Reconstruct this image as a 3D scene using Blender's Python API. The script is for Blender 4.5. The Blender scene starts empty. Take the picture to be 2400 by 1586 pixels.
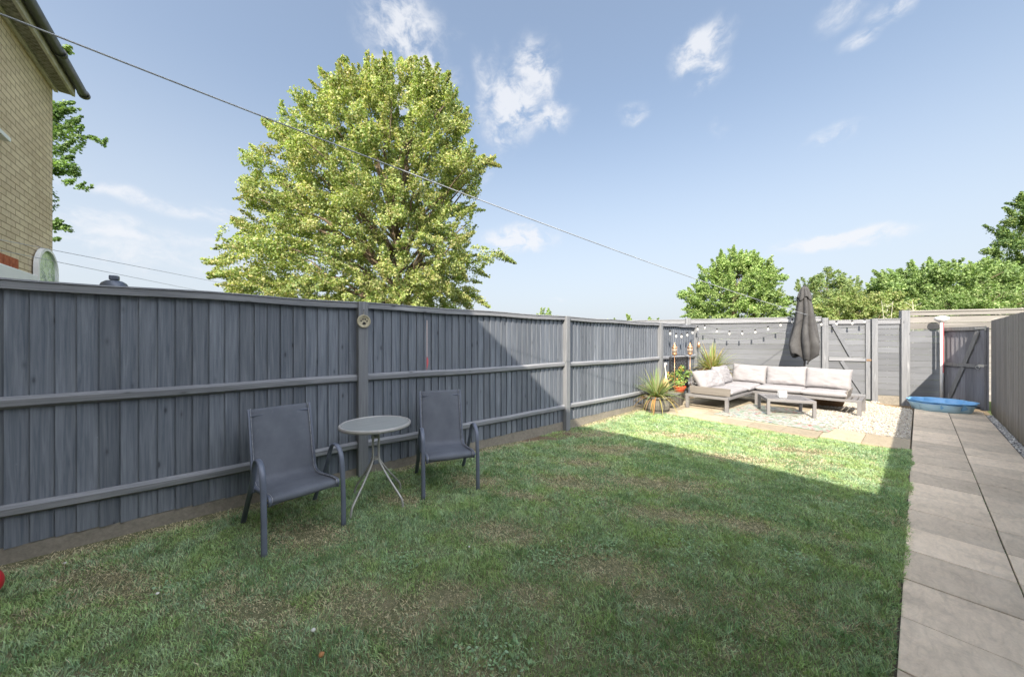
import bpy, math, random
import numpy as np
from mathutils import Vector, Matrix
R = math.radians
random.seed(7); rng = np.random.default_rng(11)
sc = bpy.context.scene
COL = sc.collection

# ------------------------------------------------------------------ camera
cam = bpy.data.objects.new("camera", bpy.data.cameras.new("camera")); COL.objects.link(cam)
cam.location = (0, 0, 1.45); cam.rotation_euler = (R(90), 0, R(50))
cam.data.lens = 12.0; cam.data.sensor_width = 36.0; cam.data.shift_y = 5/2400
cam.data.clip_start = 0.05; cam.data.clip_end = 3000
sc.camera = cam

# ------------------------------------------------------------------ sun + sky
SUNV = Vector((0.634, -1.23, 1.0)).normalized()
sun = bpy.data.objects.new("sun", bpy.data.lights.new("sun", 'SUN')); COL.objects.link(sun)
sun.data.energy = 3.1; sun.data.angle = R(0.5); sun.data.color = (1.0, 0.89, 0.74)
sun.rotation_euler = SUNV.to_track_quat('Z', 'Y').to_euler()
sun.location = (6, -12, 12)
EXPO = 1.6
SKY = 0.124
sc.view_settings.view_transform = 'Standard'; sc.view_settings.look = 'None'
sc.view_settings.exposure = EXPO; sc.view_settings.gamma = 1.0

W = bpy.data.worlds.new("World"); sc.world = W; W.use_nodes = True
nt = W.node_tree; nt.nodes.clear()
def wn(t, **k):
    n = nt.nodes.new(t)
    for a, b in k.items(): setattr(n, a, b)
    return n
L = nt.links.new
sky = wn('ShaderNodeTexSky', sky_type='NISHITA', sun_disc=False, sun_elevation=math.asin(SUNV.z),
         sun_rotation=math.atan2(SUNV.x, SUNV.y), air_density=1.0, dust_density=4.0, ozone_density=2.2, altitude=30)
tc = wn('ShaderNodeTexCoord')
sep = wn('ShaderNodeSeparateXYZ'); L(tc.outputs['Generated'], sep.inputs[0])
az = wn('ShaderNodeMath', operation='ARCTAN2'); L(sep.outputs[0], az.inputs[0]); L(sep.outputs[1], az.inputs[1])
el = wn('ShaderNodeMath', operation='ARCSINE'); L(sep.outputs[2], el.inputs[0])
ae = wn('ShaderNodeCombineXYZ'); L(az.outputs[0], ae.inputs[0]); L(el.outputs[0], ae.inputs[1])
def noise(scale, detail, rough, vec, dist=0.0, sc3=None):
    n = wn('ShaderNodeTexNoise'); n.inputs['Scale'].default_value = scale; n.inputs['Detail'].default_value = detail
    n.inputs['Roughness'].default_value = rough; n.inputs['Distortion'].default_value = dist
    if sc3:
        m = wn('ShaderNodeMapping'); m.inputs['Scale'].default_value = sc3; L(vec, m.inputs[0]); vec = m.outputs[0]
    L(vec, n.inputs['Vector']); return n
warp = noise(5.0, 4, .6, ae.outputs[0])
wv = wn('ShaderNodeVectorMath', operation='MULTIPLY_ADD')
L(warp.outputs['Color'], wv.inputs[0]); wv.inputs[1].default_value = (.10, .08, 0)
L(ae.outputs[0], wv.inputs[2])
wv2 = wn('ShaderNodeVectorMath', operation='SUBTRACT'); L(wv.outputs[0], wv2.inputs[0]); wv2.inputs[1].default_value = (.05, .04, 0)
# clouds by compass bearing, elevation, half widths, roll (degrees) and strength
CL = [(-68.0,40.8,4.6,3.0,0,1.0),(-69.5,39.0,2.6,2.4,0,.95),(-64.9,38.6,3.5,1.5,-18,1.0),(-68.8,34.4,3.6,1.9,-10,.7),(-59.9,37.9,2.0,.9,-30,.3),
      (-60.7,46.5-5,2.2,.7,15,.35),(-49.3,34.9,3.6,3.3,20,1.0),(-45.6,38.4,2.4,3.0,35,.95),(-44.2,33.4,3.0,1.6,-10,.8),(-51.6,32.0,2.6,2.4,0,.7),
      (-54.0,36.5,1.3,3.6,-15,.55),(-54.9,38.6,1.2,1.8,30,.45),(-49.0,16.4,4.2,1.55,3,1.25),(-20.9,37.3,3.0,1.5,8,1.0),(-19.4,36.6-1.5,1.7,1.5,20,.7),
      (-21.5,34.6-1.0,1.2,.7,15,.5),(-30.3,32.3,1.7,.8,8,.7),(-18.5,28.2,1.2,.9,10,.35),(-6.8,23.4,1.9,.7,2,.7),(-6.4,35.3,1.7,1.1,0,.65),
      (-4.4,32.0,1.1,.8,0,.7),(-2.2,33.6,1.7,1.1,0,.6),(-6.8,11.6,4.4,.75,0,1.35),(-98.0,15.6,9.0,.8,-6,.6),(-103.0,12.6,9.0,.8,-4,.62),
      (-98.0,11.4,9.5,.8,2,.6),(-99.0,9.2,11,1.6,0,.6),(-89.0,15.8,3.4,.8,-6,.6),(-55.0,29.6-4,1.4,.6,30,.3),(-42.5,6.2,1.6,.4,0,.35)]
acc = None
for (a, e, ra, re, ro, s) in CL:
    m = wn('ShaderNodeMapping', vector_type='TEXTURE')
    m.inputs['Location'].default_value = (R(a), R(e), 0); m.inputs['Rotation'].default_value = (0, 0, R(ro))
    m.inputs['Scale'].default_value = (R(ra)*1.7, R(re)*1.7, 1)
    L(wv2.outputs[0], m.inputs[0])
    ln = wn('ShaderNodeVectorMath', operation='LENGTH'); L(m.outputs[0], ln.inputs[0])
    mr = wn('ShaderNodeMapRange', interpolation_type='SMOOTHSTEP'); L(ln.outputs['Value'], mr.inputs['Value'])
    mr.inputs['From Min'].default_value = 1.25; mr.inputs['From Max'].default_value = 0.0
    mr.inputs['To Min'].default_value = 0; mr.inputs['To Max'].default_value = s
    if acc is None: acc = mr.outputs[0]
    else:
        mx = wn('ShaderNodeMath', operation='MAXIMUM'); L(acc, mx.inputs[0]); L(mr.outputs[0], mx.inputs[1]); acc = mx.outputs[0]
n2 = noise(12, 10, .64, wv2.outputs[0], .25, (1, 1.5, 1))
mr2 = wn('ShaderNodeMapRange'); L(n2.outputs['Fac'], mr2.inputs['Value'])
mr2.inputs['From Min'].default_value = .36; mr2.inputs['From Max'].default_value = .62; mr2.inputs['To Min'].default_value = .0; mr2.inputs['To Max'].default_value = 1.25
mm = wn('ShaderNodeMath', operation='MULTIPLY'); L(acc, mm.inputs[0]); L(mr2.outputs[0], mm.inputs[1])
mc = wn('ShaderNodeMapRange', interpolation_type='SMOOTHSTEP'); L(mm.outputs[0], mc.inputs['Value'])
mc.inputs['From Min'].default_value = .0; mc.inputs['From Max'].default_value = .85; mc.inputs['To Max'].default_value = .84
mix = wn('ShaderNodeMix', data_type='RGBA'); L(mc.outputs[0], mix.inputs[0]); gm = wn('ShaderNodeGamma'); gm.inputs[1].default_value = .68; L(sky.outputs[0], gm.inputs[0]); L(gm.outputs[0], mix.inputs[6])
mix.inputs[7].default_value = (2.45, 2.5, 2.62, 1)
# pale haze toward the horizon
hz = wn('ShaderNodeMapRange', interpolation_type='SMOOTHSTEP'); L(el.outputs[0], hz.inputs['Value']); hz.inputs['From Min'].default_value = R(36); hz.inputs['From Max'].default_value = R(-3); hz.inputs['To Max'].default_value = .8
mixh = wn('ShaderNodeMix', data_type='RGBA'); L(hz.outputs[0], mixh.inputs[0]); L(gm.outputs[0], mixh.inputs[6]); mixh.inputs[7].default_value = (2.1, 2.28, 2.5, 1); L(mixh.outputs[2], mix.inputs[6])
# unseen over-bright clouds, added behind the camera and overhead to fill the shade
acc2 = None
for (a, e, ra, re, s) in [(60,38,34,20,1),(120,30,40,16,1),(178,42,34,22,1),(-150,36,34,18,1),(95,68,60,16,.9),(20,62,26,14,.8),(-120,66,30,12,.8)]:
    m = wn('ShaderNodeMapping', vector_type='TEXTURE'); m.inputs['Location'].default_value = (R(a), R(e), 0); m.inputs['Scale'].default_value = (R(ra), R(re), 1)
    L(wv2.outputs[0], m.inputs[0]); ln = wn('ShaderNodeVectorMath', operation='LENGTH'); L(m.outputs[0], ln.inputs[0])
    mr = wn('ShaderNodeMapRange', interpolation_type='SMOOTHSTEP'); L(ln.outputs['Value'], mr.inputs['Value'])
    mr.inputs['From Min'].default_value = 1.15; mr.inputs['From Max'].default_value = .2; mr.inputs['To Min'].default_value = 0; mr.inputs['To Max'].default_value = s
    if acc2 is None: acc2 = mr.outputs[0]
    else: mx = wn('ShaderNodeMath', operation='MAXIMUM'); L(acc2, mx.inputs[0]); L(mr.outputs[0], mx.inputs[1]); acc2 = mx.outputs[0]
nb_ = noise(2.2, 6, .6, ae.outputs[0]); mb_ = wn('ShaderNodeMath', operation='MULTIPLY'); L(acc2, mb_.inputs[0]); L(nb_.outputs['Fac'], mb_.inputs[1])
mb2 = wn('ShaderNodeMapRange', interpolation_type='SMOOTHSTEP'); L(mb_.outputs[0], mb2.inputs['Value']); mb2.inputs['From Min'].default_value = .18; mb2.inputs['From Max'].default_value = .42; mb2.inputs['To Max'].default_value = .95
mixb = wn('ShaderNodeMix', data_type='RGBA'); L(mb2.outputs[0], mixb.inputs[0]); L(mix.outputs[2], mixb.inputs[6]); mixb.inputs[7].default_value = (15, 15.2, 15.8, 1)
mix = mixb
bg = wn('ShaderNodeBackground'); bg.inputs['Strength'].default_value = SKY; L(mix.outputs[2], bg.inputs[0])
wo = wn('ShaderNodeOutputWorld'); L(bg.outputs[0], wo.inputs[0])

# ------------------------------------------------------------------ helpers
class MB:
    def __init__(s): s.v = []; s.f = []; s.r = []
    def add(s, vs, fs, r=None):
        b = len(s.v); s.v += [tuple(p) for p in vs]
        r = random.random() if r is None else r
        for f in fs: s.f.append(tuple(i+b for i in f)); s.r.append(r)
    def box(s, x0, x1, y0, y1, z0, z1, r=None, M=None):
        vs = [(x, y, z) for x in (x0, x1) for y in (y0, y1) for z in (z0, z1)]
        if M is not None: vs = [M @ Vector(p) for p in vs]
        s.add(vs, [(0,1,3,2),(4,6,7,5),(0,4,5,1),(2,3,7,6),(0,2,6,4),(1,5,7,3)], r)
    def hexa(s, vs, r=None):
        s.add(vs, [(0,1,3,2),(4,6,7,5),(0,4,5,1),(2,3,7,6),(0,2,6,4),(1,5,7,3)], r)
    def tube(s, pts, ra, rb=None, seg=8, side=None, r=None, cap=True):
        pts = [Vector(p) for p in pts]; n = len(pts)
        ra = [ra]*n if not hasattr(ra, '__len__') else ra
        rb = ra if rb is None else ([rb]*n if not hasattr(rb, '__len__') else rb)
        vs = []; up = None
        for i, p in enumerate(pts):
            t = (pts[min(i+1, n-1)]-pts[max(i-1, 0)]).normalized()
            if side is not None: a = Vector(side); a = (a-t*a.dot(t)).normalized()
            else:
                if up is None: up = Vector((0,0,1)) if abs(t.z) < .9 else Vector((1,0,0))
                a = t.cross(up).normalized(); up = a.cross(t).normalized()
            b = t.cross(a).normalized()
            for k in range(seg):
                w = 2*math.pi*k/seg
                vs.append(p+a*(math.cos(w)*ra[i])+b*(math.sin(w)*rb[i]))
        fs = [(i*seg+k, i*seg+(k+1)%seg, (i+1)*seg+(k+1)%seg, (i+1)*seg+k) for i in range(n-1) for k in range(seg)]
        if cap: fs += [tuple(range(seg))[::-1], tuple(range((n-1)*seg, n*seg))]
        s.add(vs, fs, r)
    def lathe(s, prof, c=(0,0,0), seg=24, r=None, fr=None):
        n = len(prof); vs = []
        for (q, z) in prof:
            for k in range(seg):
                w = 2*math.pi*k/seg; q2 = q*(fr(w, z) if fr else 1)
                vs.append((c[0]+q2*math.cos(w), c[1]+q2*math.sin(w), c[2]+z))
        fs = [(i*seg+k, i*seg+(k+1)%seg, (i+1)*seg+(k+1)%seg, (i+1)*seg+k) for i in range(n-1) for k in range(seg)]
        fs += [tuple(range(seg))[::-1], tuple(range((n-1)*seg, n*seg))]
        s.add(vs, fs, r)
    def build(s, name, mat, parent=None, smooth=False, bevel=0, M=None, sub=0):
        me = bpy.data.meshes.new(name); me.from_pydata(s.v, [], s.f)
        at = me.attributes.new('rnd', 'FLOAT', 'FACE'); at.data.foreach_set('value', s.r)
        if M is not None: me.transform(M)
        if smooth: me.polygons.foreach_set('use_smooth', [True]*len(me.polygons))
        me.materials.append(mat); me.update()
        o = bpy.data.objects.new(name, me); COL.objects.link(o)
        if parent: o.parent = parent
        if bevel:
            b = o.modifiers.new('bevel', 'BEVEL'); b.width = bevel; b.segments = 2; b.limit_method = 'ANGLE'; b.angle_limit = R(35)
            b.harden_normals = False
        if sub:
            m = o.modifiers.new('sub', 'SUBSURF'); m.levels = m.render_levels = sub
        return o
def tag(o, label=None, cat=None, group=None, kind=None):
    if label: o['label'] = label
    if cat: o['category'] = cat
    if group: o['group'] = group
    if kind: o['kind'] = kind
    return o
def thing(name, label, cat, loc=(0,0,0), rz=0, group=None):
    o = bpy.data.objects.new(name, None); o.empty_display_size = .2; COL.objects.link(o)
    o.location = loc; o.rotation_euler = (0, 0, rz); return tag(o, label, cat, group)
def kids(o): return [c for c in bpy.data.objects if c.parent == o]
def copy_tree(o, parent=None):
    ch = kids(o); c = o.copy(); COL.objects.link(c); c.parent = parent
    for k in ch: copy_tree(k, c)
    return c
def cr(pts, n=6):
    P = [Vector(p) for p in pts]; P = [P[0]*2-P[1]]+P+[P[-1]*2-P[-2]]; out = []
    for i in range(1, len(P)-2):
        for k in range(n):
            t = k/n; a, b, c, d = P[i-1:i+3]
            out.append(.5*((2*b)+(c-a)*t+(2*a-5*b+4*c-d)*t*t+(3*b-a-3*c+d)*t**3))
    out.append(P[-2]); return out
def fmesh(name, V, F4, mat, col=None, parent=None, F3=None, smooth=False):
    """fast mesh from numpy: F4 (n,4) quads, F3 (n,3) tris, col per vertex rgb"""
    me = bpy.data.meshes.new(name)
    F4 = np.zeros((0,4), np.int32) if F4 is None else F4; F3 = np.zeros((0,3), np.int32) if F3 is None else F3
    me.vertices.add(len(V)); me.vertices.foreach_set('co', V.astype(np.float32).ravel())
    nl = F4.size+F3.size; me.loops.add(nl)
    me.loops.foreach_set('vertex_index', np.concatenate([F4.ravel(), F3.ravel()]).astype(np.int32))
    me.polygons.add(len(F4)+len(F3))
    st = np.concatenate([np.arange(len(F4))*4, F4.size+np.arange(len(F3))*3]).astype(np.int32)
    me.polygons.foreach_set('loop_start', st)
    if smooth: me.polygons.foreach_set('use_smooth', np.ones(len(F4)+len(F3), bool))
    if col is not None:
        a = me.attributes.new('tint', 'FLOAT_COLOR', 'POINT')
        a.data.foreach_set('color', np.concatenate([col, np.ones((len(V),1))], 1).astype(np.float32).ravel())
    me.update(calc_edges=True); me.materials.append(mat)
    o = bpy.data.objects.new(name, me); COL.objects.link(o)
    if parent: o.parent = parent
    return o
def vnoise(x, y, s, seed=0):
    g = np.random.default_rng(seed).random((256, 256)); x = x*s+100; y = y*s+100
    xi = np.floor(x).astype(int); yi = np.floor(y).astype(int); fx = x-xi; fy = y-yi
    fx = fx*fx*(3-2*fx); fy = fy*fy*(3-2*fy)
    q = lambda a, b: g[a % 256, b % 256]
    return (q(xi,yi)*(1-fx)+q(xi+1,yi)*fx)*(1-fy)+(q(xi,yi+1)*(1-fx)+q(xi+1,yi+1)*fx)*fy
def fbm(x, y, s, seed=0, o=4):
    t = 0; a = .5; w = 0
    for i in range(o): t = t+a*vnoise(x, y, s*2**i, seed+i); w += a; a *= .5
    return t/w

# ------------------------------------------------------------------ materials
class NM:
    def __init__(s, name):
        s.m = bpy.data.materials.new(name); s.m.use_nodes = True; s.t = s.m.node_tree
        s.b = s.t.nodes['Principled BSDF']; s.o = s.t.nodes['Material Output']
    def n(s, t, **k):
        q = s.t.nodes.new(t)
        for a, b in k.items(): setattr(q, a, b)
        return q
    def l(s, a, b): s.t.links.new(a, b)
    def coord(s, kind='Object'): return s.n('ShaderNodeTexCoord').outputs[kind]
    def map(s, v, sc=(1,1,1), rot=(0,0,0)):
        q = s.n('ShaderNodeMapping'); q.inputs['Scale'].default_value = sc; q.inputs['Rotation'].default_value = rot; s.l(v, q.inputs[0]); return q.outputs[0]
    def noise(s, v, scale=5, detail=4, rough=.55, dist=0):
        q = s.n('ShaderNodeTexNoise'); q.inputs['Scale'].default_value = scale; q.inputs['Detail'].default_value = detail
        q.inputs['Roughness'].default_value = rough; q.inputs['Distortion'].default_value = dist; s.l(v, q.inputs['Vector']); return q.outputs['Fac']
    def ramp(s, f, stops, interp='LINEAR'):
        q = s.n('ShaderNodeValToRGB'); q.color_ramp.interpolation = interp; e = q.color_ramp.elements
        while len(e) < len(stops): e.new(.5)
        for k, (p, c) in enumerate(stops): e[k].position = p; e[k].color = (*c, 1) if len(c) == 3 else c
        s.l(f, q.inputs[0]); return q.outputs[0]
    def mix(s, f, a, b, mode='MIX'):
        q = s.n('ShaderNodeMix', data_type='RGBA', blend_type=mode)
        for i, v in ((0, f), (6, a), (7, b)):
            if hasattr(v, 'links') or hasattr(v, 'is_linked'): s.l(v, q.inputs[i])
            else: q.inputs[i].default_value = v if i == 0 else (*v, 1)
        return q.outputs[2]
    def math(s, op, a, b=0.0):
        q = s.n('ShaderNodeMath', operation=op)
        for i, v in ((0, a), (1, b)):
            if hasattr(v, 'is_linked'): s.l(v, q.inputs[i])
            else: q.inputs[i].default_value = v
        return q.outputs[0]
    def attr(s, name, out='Fac'): q = s.n('ShaderNodeAttribute'); q.attribute_name = name; return q.outputs[out]
    def bump(s, h, st=.3, d=.01):
        q = s.n('ShaderNodeBump'); q.inputs['Strength'].default_value = st; q.inputs['Distance'].default_value = d; s.l(h, q.inputs['Height']); s.l(q.outputs[0], s.b.inputs['Normal'])
    def col(s, c):
        if hasattr(c, 'is_linked'): s.l(c, s.b.inputs['Base Color'])
        else: s.b.inputs['Base Color'].default_value = (*c, 1)
    def set(s, rough=.6, metal=0, spec=.5):
        s.b.inputs['Roughness'].default_value = rough; s.b.inputs['Metallic'].default_value = metal
        s.b.inputs['Specular IOR Level'].default_value = spec; return s
def val(m, v):  # 'rnd' offset added to coordinates
    q = m.n('ShaderNodeVectorMath', operation='ADD'); k = m.n('ShaderNodeVectorMath', operation='SCALE')
    k.inputs['Scale'].default_value = 61.0
    c = m.n('ShaderNodeCombineXYZ'); r = m.attr('rnd')
    for i in range(3): m.l(r, c.inputs[i])
    m.l(c.outputs[0], k.inputs[0]); m.l(v, q.inputs[0]); m.l(k.outputs[0], q.inputs[1]); return q.outputs[0]
def wood(name, dark, light, axis='Z', streak=.5, var=.35, knots=True, rough=.75, low=None):
    m = NM(name); v = val(m, m.coord()); ix = 'XYZ'.index(axis)
    sc_ = [60, 60, 60]; sc_[ix] = 2.2
    g1 = m.noise(m.map(v, tuple(sc_)), 1.0, 5, .6, .6)
    sc2 = [7, 7, 7]; sc2[ix] = .8
    g2 = m.noise(m.map(v, tuple(sc2)), 1.0, 4, .6, .8)
    c = m.ramp(m.math('ADD', m.math('MULTIPLY', g1, .68), m.math('MULTIPLY', g2, .32)), [(.33, dark), (.69, light)])
    # pale worn streaks
    w = m.noise(m.map(v, tuple(q*1.3 for q in sc2)), 1.0, 3, .5)
    ws = m.ramp(w, [(.64, (0,0,0)), (.76, (1,1,1))])
    c = m.mix(m.math('MULTIPLY', ws, streak), c, tuple(min(1, q*2.2) for q in light))
    if knots:
        k3 = [9, 9, 9]; k3[ix] = 3.2
        vo = m.n('ShaderNodeTexVoronoi'); vo.inputs['Scale'].default_value = 1.0; m.l(m.map(v, tuple(k3)), vo.inputs['Vector'])
        kd = m.ramp(vo.outputs['Distance'], [(.05, (1,1,1)), (.10, (.25,.25,.25)), (.16, (0,0,0))])
        c = m.mix(m.math('MULTIPLY', kd, .75), c, tuple(q*.30 for q in dark))
    # chalky scuffs and bits of bare timber
    sp = m.noise(v, 22, 6, .7); sk = m.ramp(sp, [(.70, (0,0,0)), (.76, (1,1,1))])
    c = m.mix(m.math('MULTIPLY', sk, .35), c, tuple(min(1, q*2.6) for q in light))
    b = m.math('ADD', m.math('MULTIPLY', m.attr('rnd'), var*2), 1-var)
    bb = m.n('ShaderNodeCombineColor'); [m.l(b, bb.inputs[i]) for i in range(3)]
    c = m.mix(1.0, c, bb.outputs[0], 'MULTIPLY')
    if low:  # algae / soil splash on the lowest part of the timber
        zz = m.n('ShaderNodeSeparateXYZ'); m.l(m.coord(), zz.inputs[0])
        zn = m.math('ADD', zz.outputs[2], m.math('MULTIPLY', m.noise(m.coord(), 6, 3), low[1]))
        lz = m.n('ShaderNodeMapRange'); m.l(zn, lz.inputs[0]); lz.inputs[1].default_value = low[0]; lz.inputs[2].default_value = low[0]*.3
        c = m.mix(m.math('MULTIPLY', lz.outputs[0], .7), c, low[2])
    m.col(c); m.bump(m.math('ADD', g1, m.math('MULTIPLY', g2, .5)), .35, .006); m.set(rough, 0, .3); return m.m
def plain(name, c, rough=.5, metal=0, var=.12, scale=6, bump=0, bscale=60, spec=.5, trans=0):
    m = NM(name); v = m.coord(); n = m.noise(v, scale, 5, .6)
    cc = m.ramp(n, [(.3, tuple(q*(1-var) for q in c)), (.7, tuple(min(1, q*(1+var)) for q in c))]); m.col(cc)
    m.set(rough, metal, spec)
    r = m.math('ADD', m.math('MULTIPLY', m.noise(v, scale*3, 3), .2), rough-.1); m.l(r, m.b.inputs['Roughness'])
    if bump: m.bump(m.noise(v, bscale, 4), bump, .004)
    if trans: m.b.inputs['Transmission Weight'].default_value = trans
    return m.m
def leafmat(name, tr=.35, rough=.55):
    m = NM(name); c = m.attr('tint', 'Color'); m.col(c); m.set(rough, 0, .35)
    t = m.n('ShaderNodeBsdfTranslucent'); g = m.mix(1.0, c, (1.15, 1.25, .55), 'MULTIPLY'); m.l(g, t.inputs[0])
    ms = m.n('ShaderNodeMixShader'); ms.inputs[0].default_value = tr
    m.l(m.b.outputs[0], ms.inputs[1]); m.l(t.outputs[0], ms.inputs[2]); m.l(ms.outputs[0], m.o.inputs[0]); return m.m

FD, FL_ = (.088, .105, .134), (.215, .236, .272)
M_fence = wood('painted_fence_timber', FD, FL_, 'Z', .22, .15)
M_fenceH = wood('painted_fence_rail', (.16,.17,.19), (.31,.32,.345), 'X', .45, .12)
M_post = wood('painted_fence_post', (.14,.15,.17), (.25,.26,.275), 'Z', .5, .1)
M_back = wood('painted_back_board', (.125,.134,.152), (.172,.183,.203), 'X', .2, .16, knots=False, low=(.16, .1, (.25,.22,.12)))
M_old = wood('weathered_grey_board', (.17,.16,.15), (.27,.255,.24), 'Z', .3, .22, low=(.5, .3, (.16,.13,.08)))
M_gate = wood('dark_gate_board', (.13,.13,.145), (.23,.23,.25), 'Z', .35, .2)
M_gateR = wood('gate_rail', (.12,.12,.12), (.25,.25,.25), 'Z', .5, .1)
M_bare = wood('bare_softwood', (.30,.20,.11), (.48,.36,.22), 'X', .2, .15)
M_leaf = leafmat('leaf'); M_grass = leafmat('grass_blade', .3, .6)

def bark(name, c1=(.10,.075,.05), c2=(.24,.19,.14)):
    m = NM(name); v = m.map(m.coord(), (9,9,1.6)); n = m.noise(v, 2, 6, .65, .5)
    m.col(m.ramp(n, [(.3, c1), (.7, c2)])); m.bump(n, .8, .03); m.set(.9, 0, .2); return m.m
M_bark = bark('bark')

# ------------------------------------------------------------------ ground
def gz(x, y):
    """height of the lawn"""
    return (-.03 + .012*(fbm(x, y, 1.3, 5)-.5)*2 - .075*np.exp(-((y-4.2)/1.1)**2-((x+3.9)/.8)**2)
            + .02*np.exp(-((x+.07)/.15)**2))
m = NM('lawn_soil'); v = m.coord()
n1 = m.noise(v, 5, 6, .65, .3); n2_ = m.noise(v, 45, 6, .75)
c = m.ramp(n1, [(.36, (.11,.14,.06)), (.52, (.17,.18,.09)), (.68, (.34,.29,.19))])
m.col(m.mix(.55, c, m.ramp(n2_, [(.35, (.08,.09,.05)), (.68, (.34,.32,.20))]))); m.bump(n2_, .9, .02); m.set(.95, 0, .1); M_lawn = m.m
X, Y = np.meshgrid(np.linspace(-3.93, -.07, 80), np.linspace(-1.9, 7.0, 170))
Z = gz(X, Y); nx, ny = X.shape[1], X.shape[0]
I = np.arange(nx*ny).reshape(ny, nx)
F = np.stack([I[:-1,:-1], I[:-1,1:], I[1:,1:], I[1:,:-1]], -1).reshape(-1, 4)
tag(fmesh('lawn', np.stack([X, Y, Z], -1).reshape(-1, 3), F, M_lawn, smooth=True), kind='structure')
b = MB(); S = 900
b.add([(-S,-S,-.16), (S,-S,-.16), (S,S,-.16), (-S,S,-.16)], [(0,1,2,3)])
m = NM('field_grass'); v = m.coord(); m.col(m.mix(.5, m.ramp(m.noise(v, .05, 6), [(.35,(.05,.08,.02)),(.7,(.13,.14,.06))]), m.ramp(m.noise(v, 3, 6, .7), [(.3,(.04,.06,.02)),(.7,(.12,.14,.06))]))); m.set(.95,0,.1)
tag(b.build('ground', m.m), kind='structure')
b = MB(); b.add([(-4.0,-1.9,-.075), (.95,-1.9,-.075), (.95,12.9,-.075), (-.2,12.4,-.075), (-4.0,10.15,-.075)], [(0,1,2,3,4)])
M_soil = plain('garden_soil', (.16,.125,.085), .95, 0, .35, 9, .8, 40, .1)
tag(b.build('soil', M_soil), kind='structure')

# slabs ------------------------------------------------------------
def slabmat(name, c1, c2, c3, stn=.32):
    m = NM(name); v = val(m, m.coord()); n = m.noise(v, 3.0, 6, .6, .4); n3 = m.noise(m.map(v, (22, 7, 9)), 1, 5, .6, 1.2); f = m.noise(v, 90, 3, .6)
    c = m.ramp(n, [(.28, c1), (.5, c2), (.75, c3)])
    c = m.mix(.5, c, m.ramp(n3, [(.25, tuple(q*.70 for q in c2)), (.6, tuple(q*1.10 for q in c2))]))
    st = m.ramp(m.noise(v, 5, 6, .7), [(.50, (0,0,0)), (.68, (1,1,1))]); c = m.mix(m.math('MULTIPLY', st, stn), c, tuple(q*.55 for q in c1))
    b_ = m.math('ADD', m.math('MULTIPLY', m.attr('rnd'), .40), .76); bb = m.n('ShaderNodeCombineColor'); [m.l(b_, bb.inputs[i]) for i in range(3)]
    c = m.mix(1.0, c, bb.outputs[0], 'MULTIPLY'); c = m.mix(.12, c, m.ramp(f, [(.3,(.1,.1,.1)),(.7,(1,1,1))]), 'MULTIPLY')
    m.col(c); m.bump(m.math('ADD', m.math('MULTIPLY', n3, 1.4), m.math('MULTIPLY', f, .12)), .55, .012); m.set(.8, 0, .3); return m.m
M_path = slabmat('path_slab', (.60,.50,.39), (.76,.64,.50), (.86,.75,.61))
M_patio = slabmat('patio_slab', (.40,.34,.245), (.44,.38,.28), (.48,.42,.32), .12)
M_joint = plain('joint_dirt', (.10,.09,.07), .95, 0, .4, 20, .5, 60, .1)
def slabs(name, cells, mat, zt=0.0, jx=.007):
    b = MB()
    for (x0, y0, x1, y1) in cells:
        g = random.uniform(.003, .0045); dz = random.uniform(-.002, .002); tx = random.uniform(-.001, .001)
        b.hexa([(x0+g, y0+g, zt-.05), (x0+g, y0+g, zt+dz), (x0+g, y1-g, zt-.05), (x0+g, y1-g, zt+dz+tx),
                (x1-g, y0+g, zt-.05), (x1-g, y0+g, zt+dz-tx), (x1-g, y1-g, zt-.05), (x1-g, y1-g, zt+dz)])
    return tag(b.build(name, mat, bevel=.004), kind='structure')
cells = []
for k in range(-9, 20):
    y0 = 2.73+.45*k
    for x0 in (-.065, .385): cells.append((x0, y0, x0+.45, y0+.45))
slabs('path', cells, M_path)
b = MB(); b.box(-.07, .842, -1.85, 11.8, -.06, -.016); tag(b.build('path_bedding', M_joint), kind='structure')
cells = []
for k in range(6): 
    for j in range(8):
        cells.append((-3.68+.45*k, 6.80+.45*j, -3.23+.45*k, 7.25+.45*j))
cells = [c for c in cells if not (c[0] > -1.5 and c[1] > 7.6)]
x = -.978
for w_ in (.45, .455): cells.append((x, 6.955, x+w_, 7.70)); x += w_
slabs('patio', cells, M_patio)
b = MB(); b.box(-3.68, -.985, 6.81, 10.35, -.07, -.012); b.box(-.975, -.075, 6.965, 7.69, -.071, -.0121)
tag(b.build('patio_bedding', plain('patio_sand_joint', (.36,.29,.2), .95, 0, .3, 20, .4, 60, .1)), kind='structure')

# gravel -----------------------------------------------------------
def icos():
    t = (1+5**.5)/2
    v = np.array([(-1,t,0),(1,t,0),(-1,-t,0),(1,-t,0),(0,-1,t),(0,1,t),(0,-1,-t),(0,1,-t),(t,0,-1),(t,0,1),(-t,0,-1),(-t,0,1)])/math.sqrt(1+t*t)
    f = np.array([(0,11,5),(0,5,1),(0,1,7),(0,7,10),(0,10,11),(1,5,9),(5,11,4),(11,10,2),(10,7,6),(7,1,8),(3,9,4),(3,4,2),(3,2,6),(3,6,8),(3,8,9),(4,9,5),(2,4,11),(6,2,10),(8,6,7),(9,8,1)])
    return v, f
m = NM('gravel_stone'); c = m.attr('tint', 'Color'); n = m.noise(m.coord(), 80, 4); m.col(m.mix(.3, c, m.ramp(n, [(.3,(.5,.48,.45)),(.7,(1,1,1))]), 'MULTIPLY')); m.set(.7, 0, .4); M_grav = m.m
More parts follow.
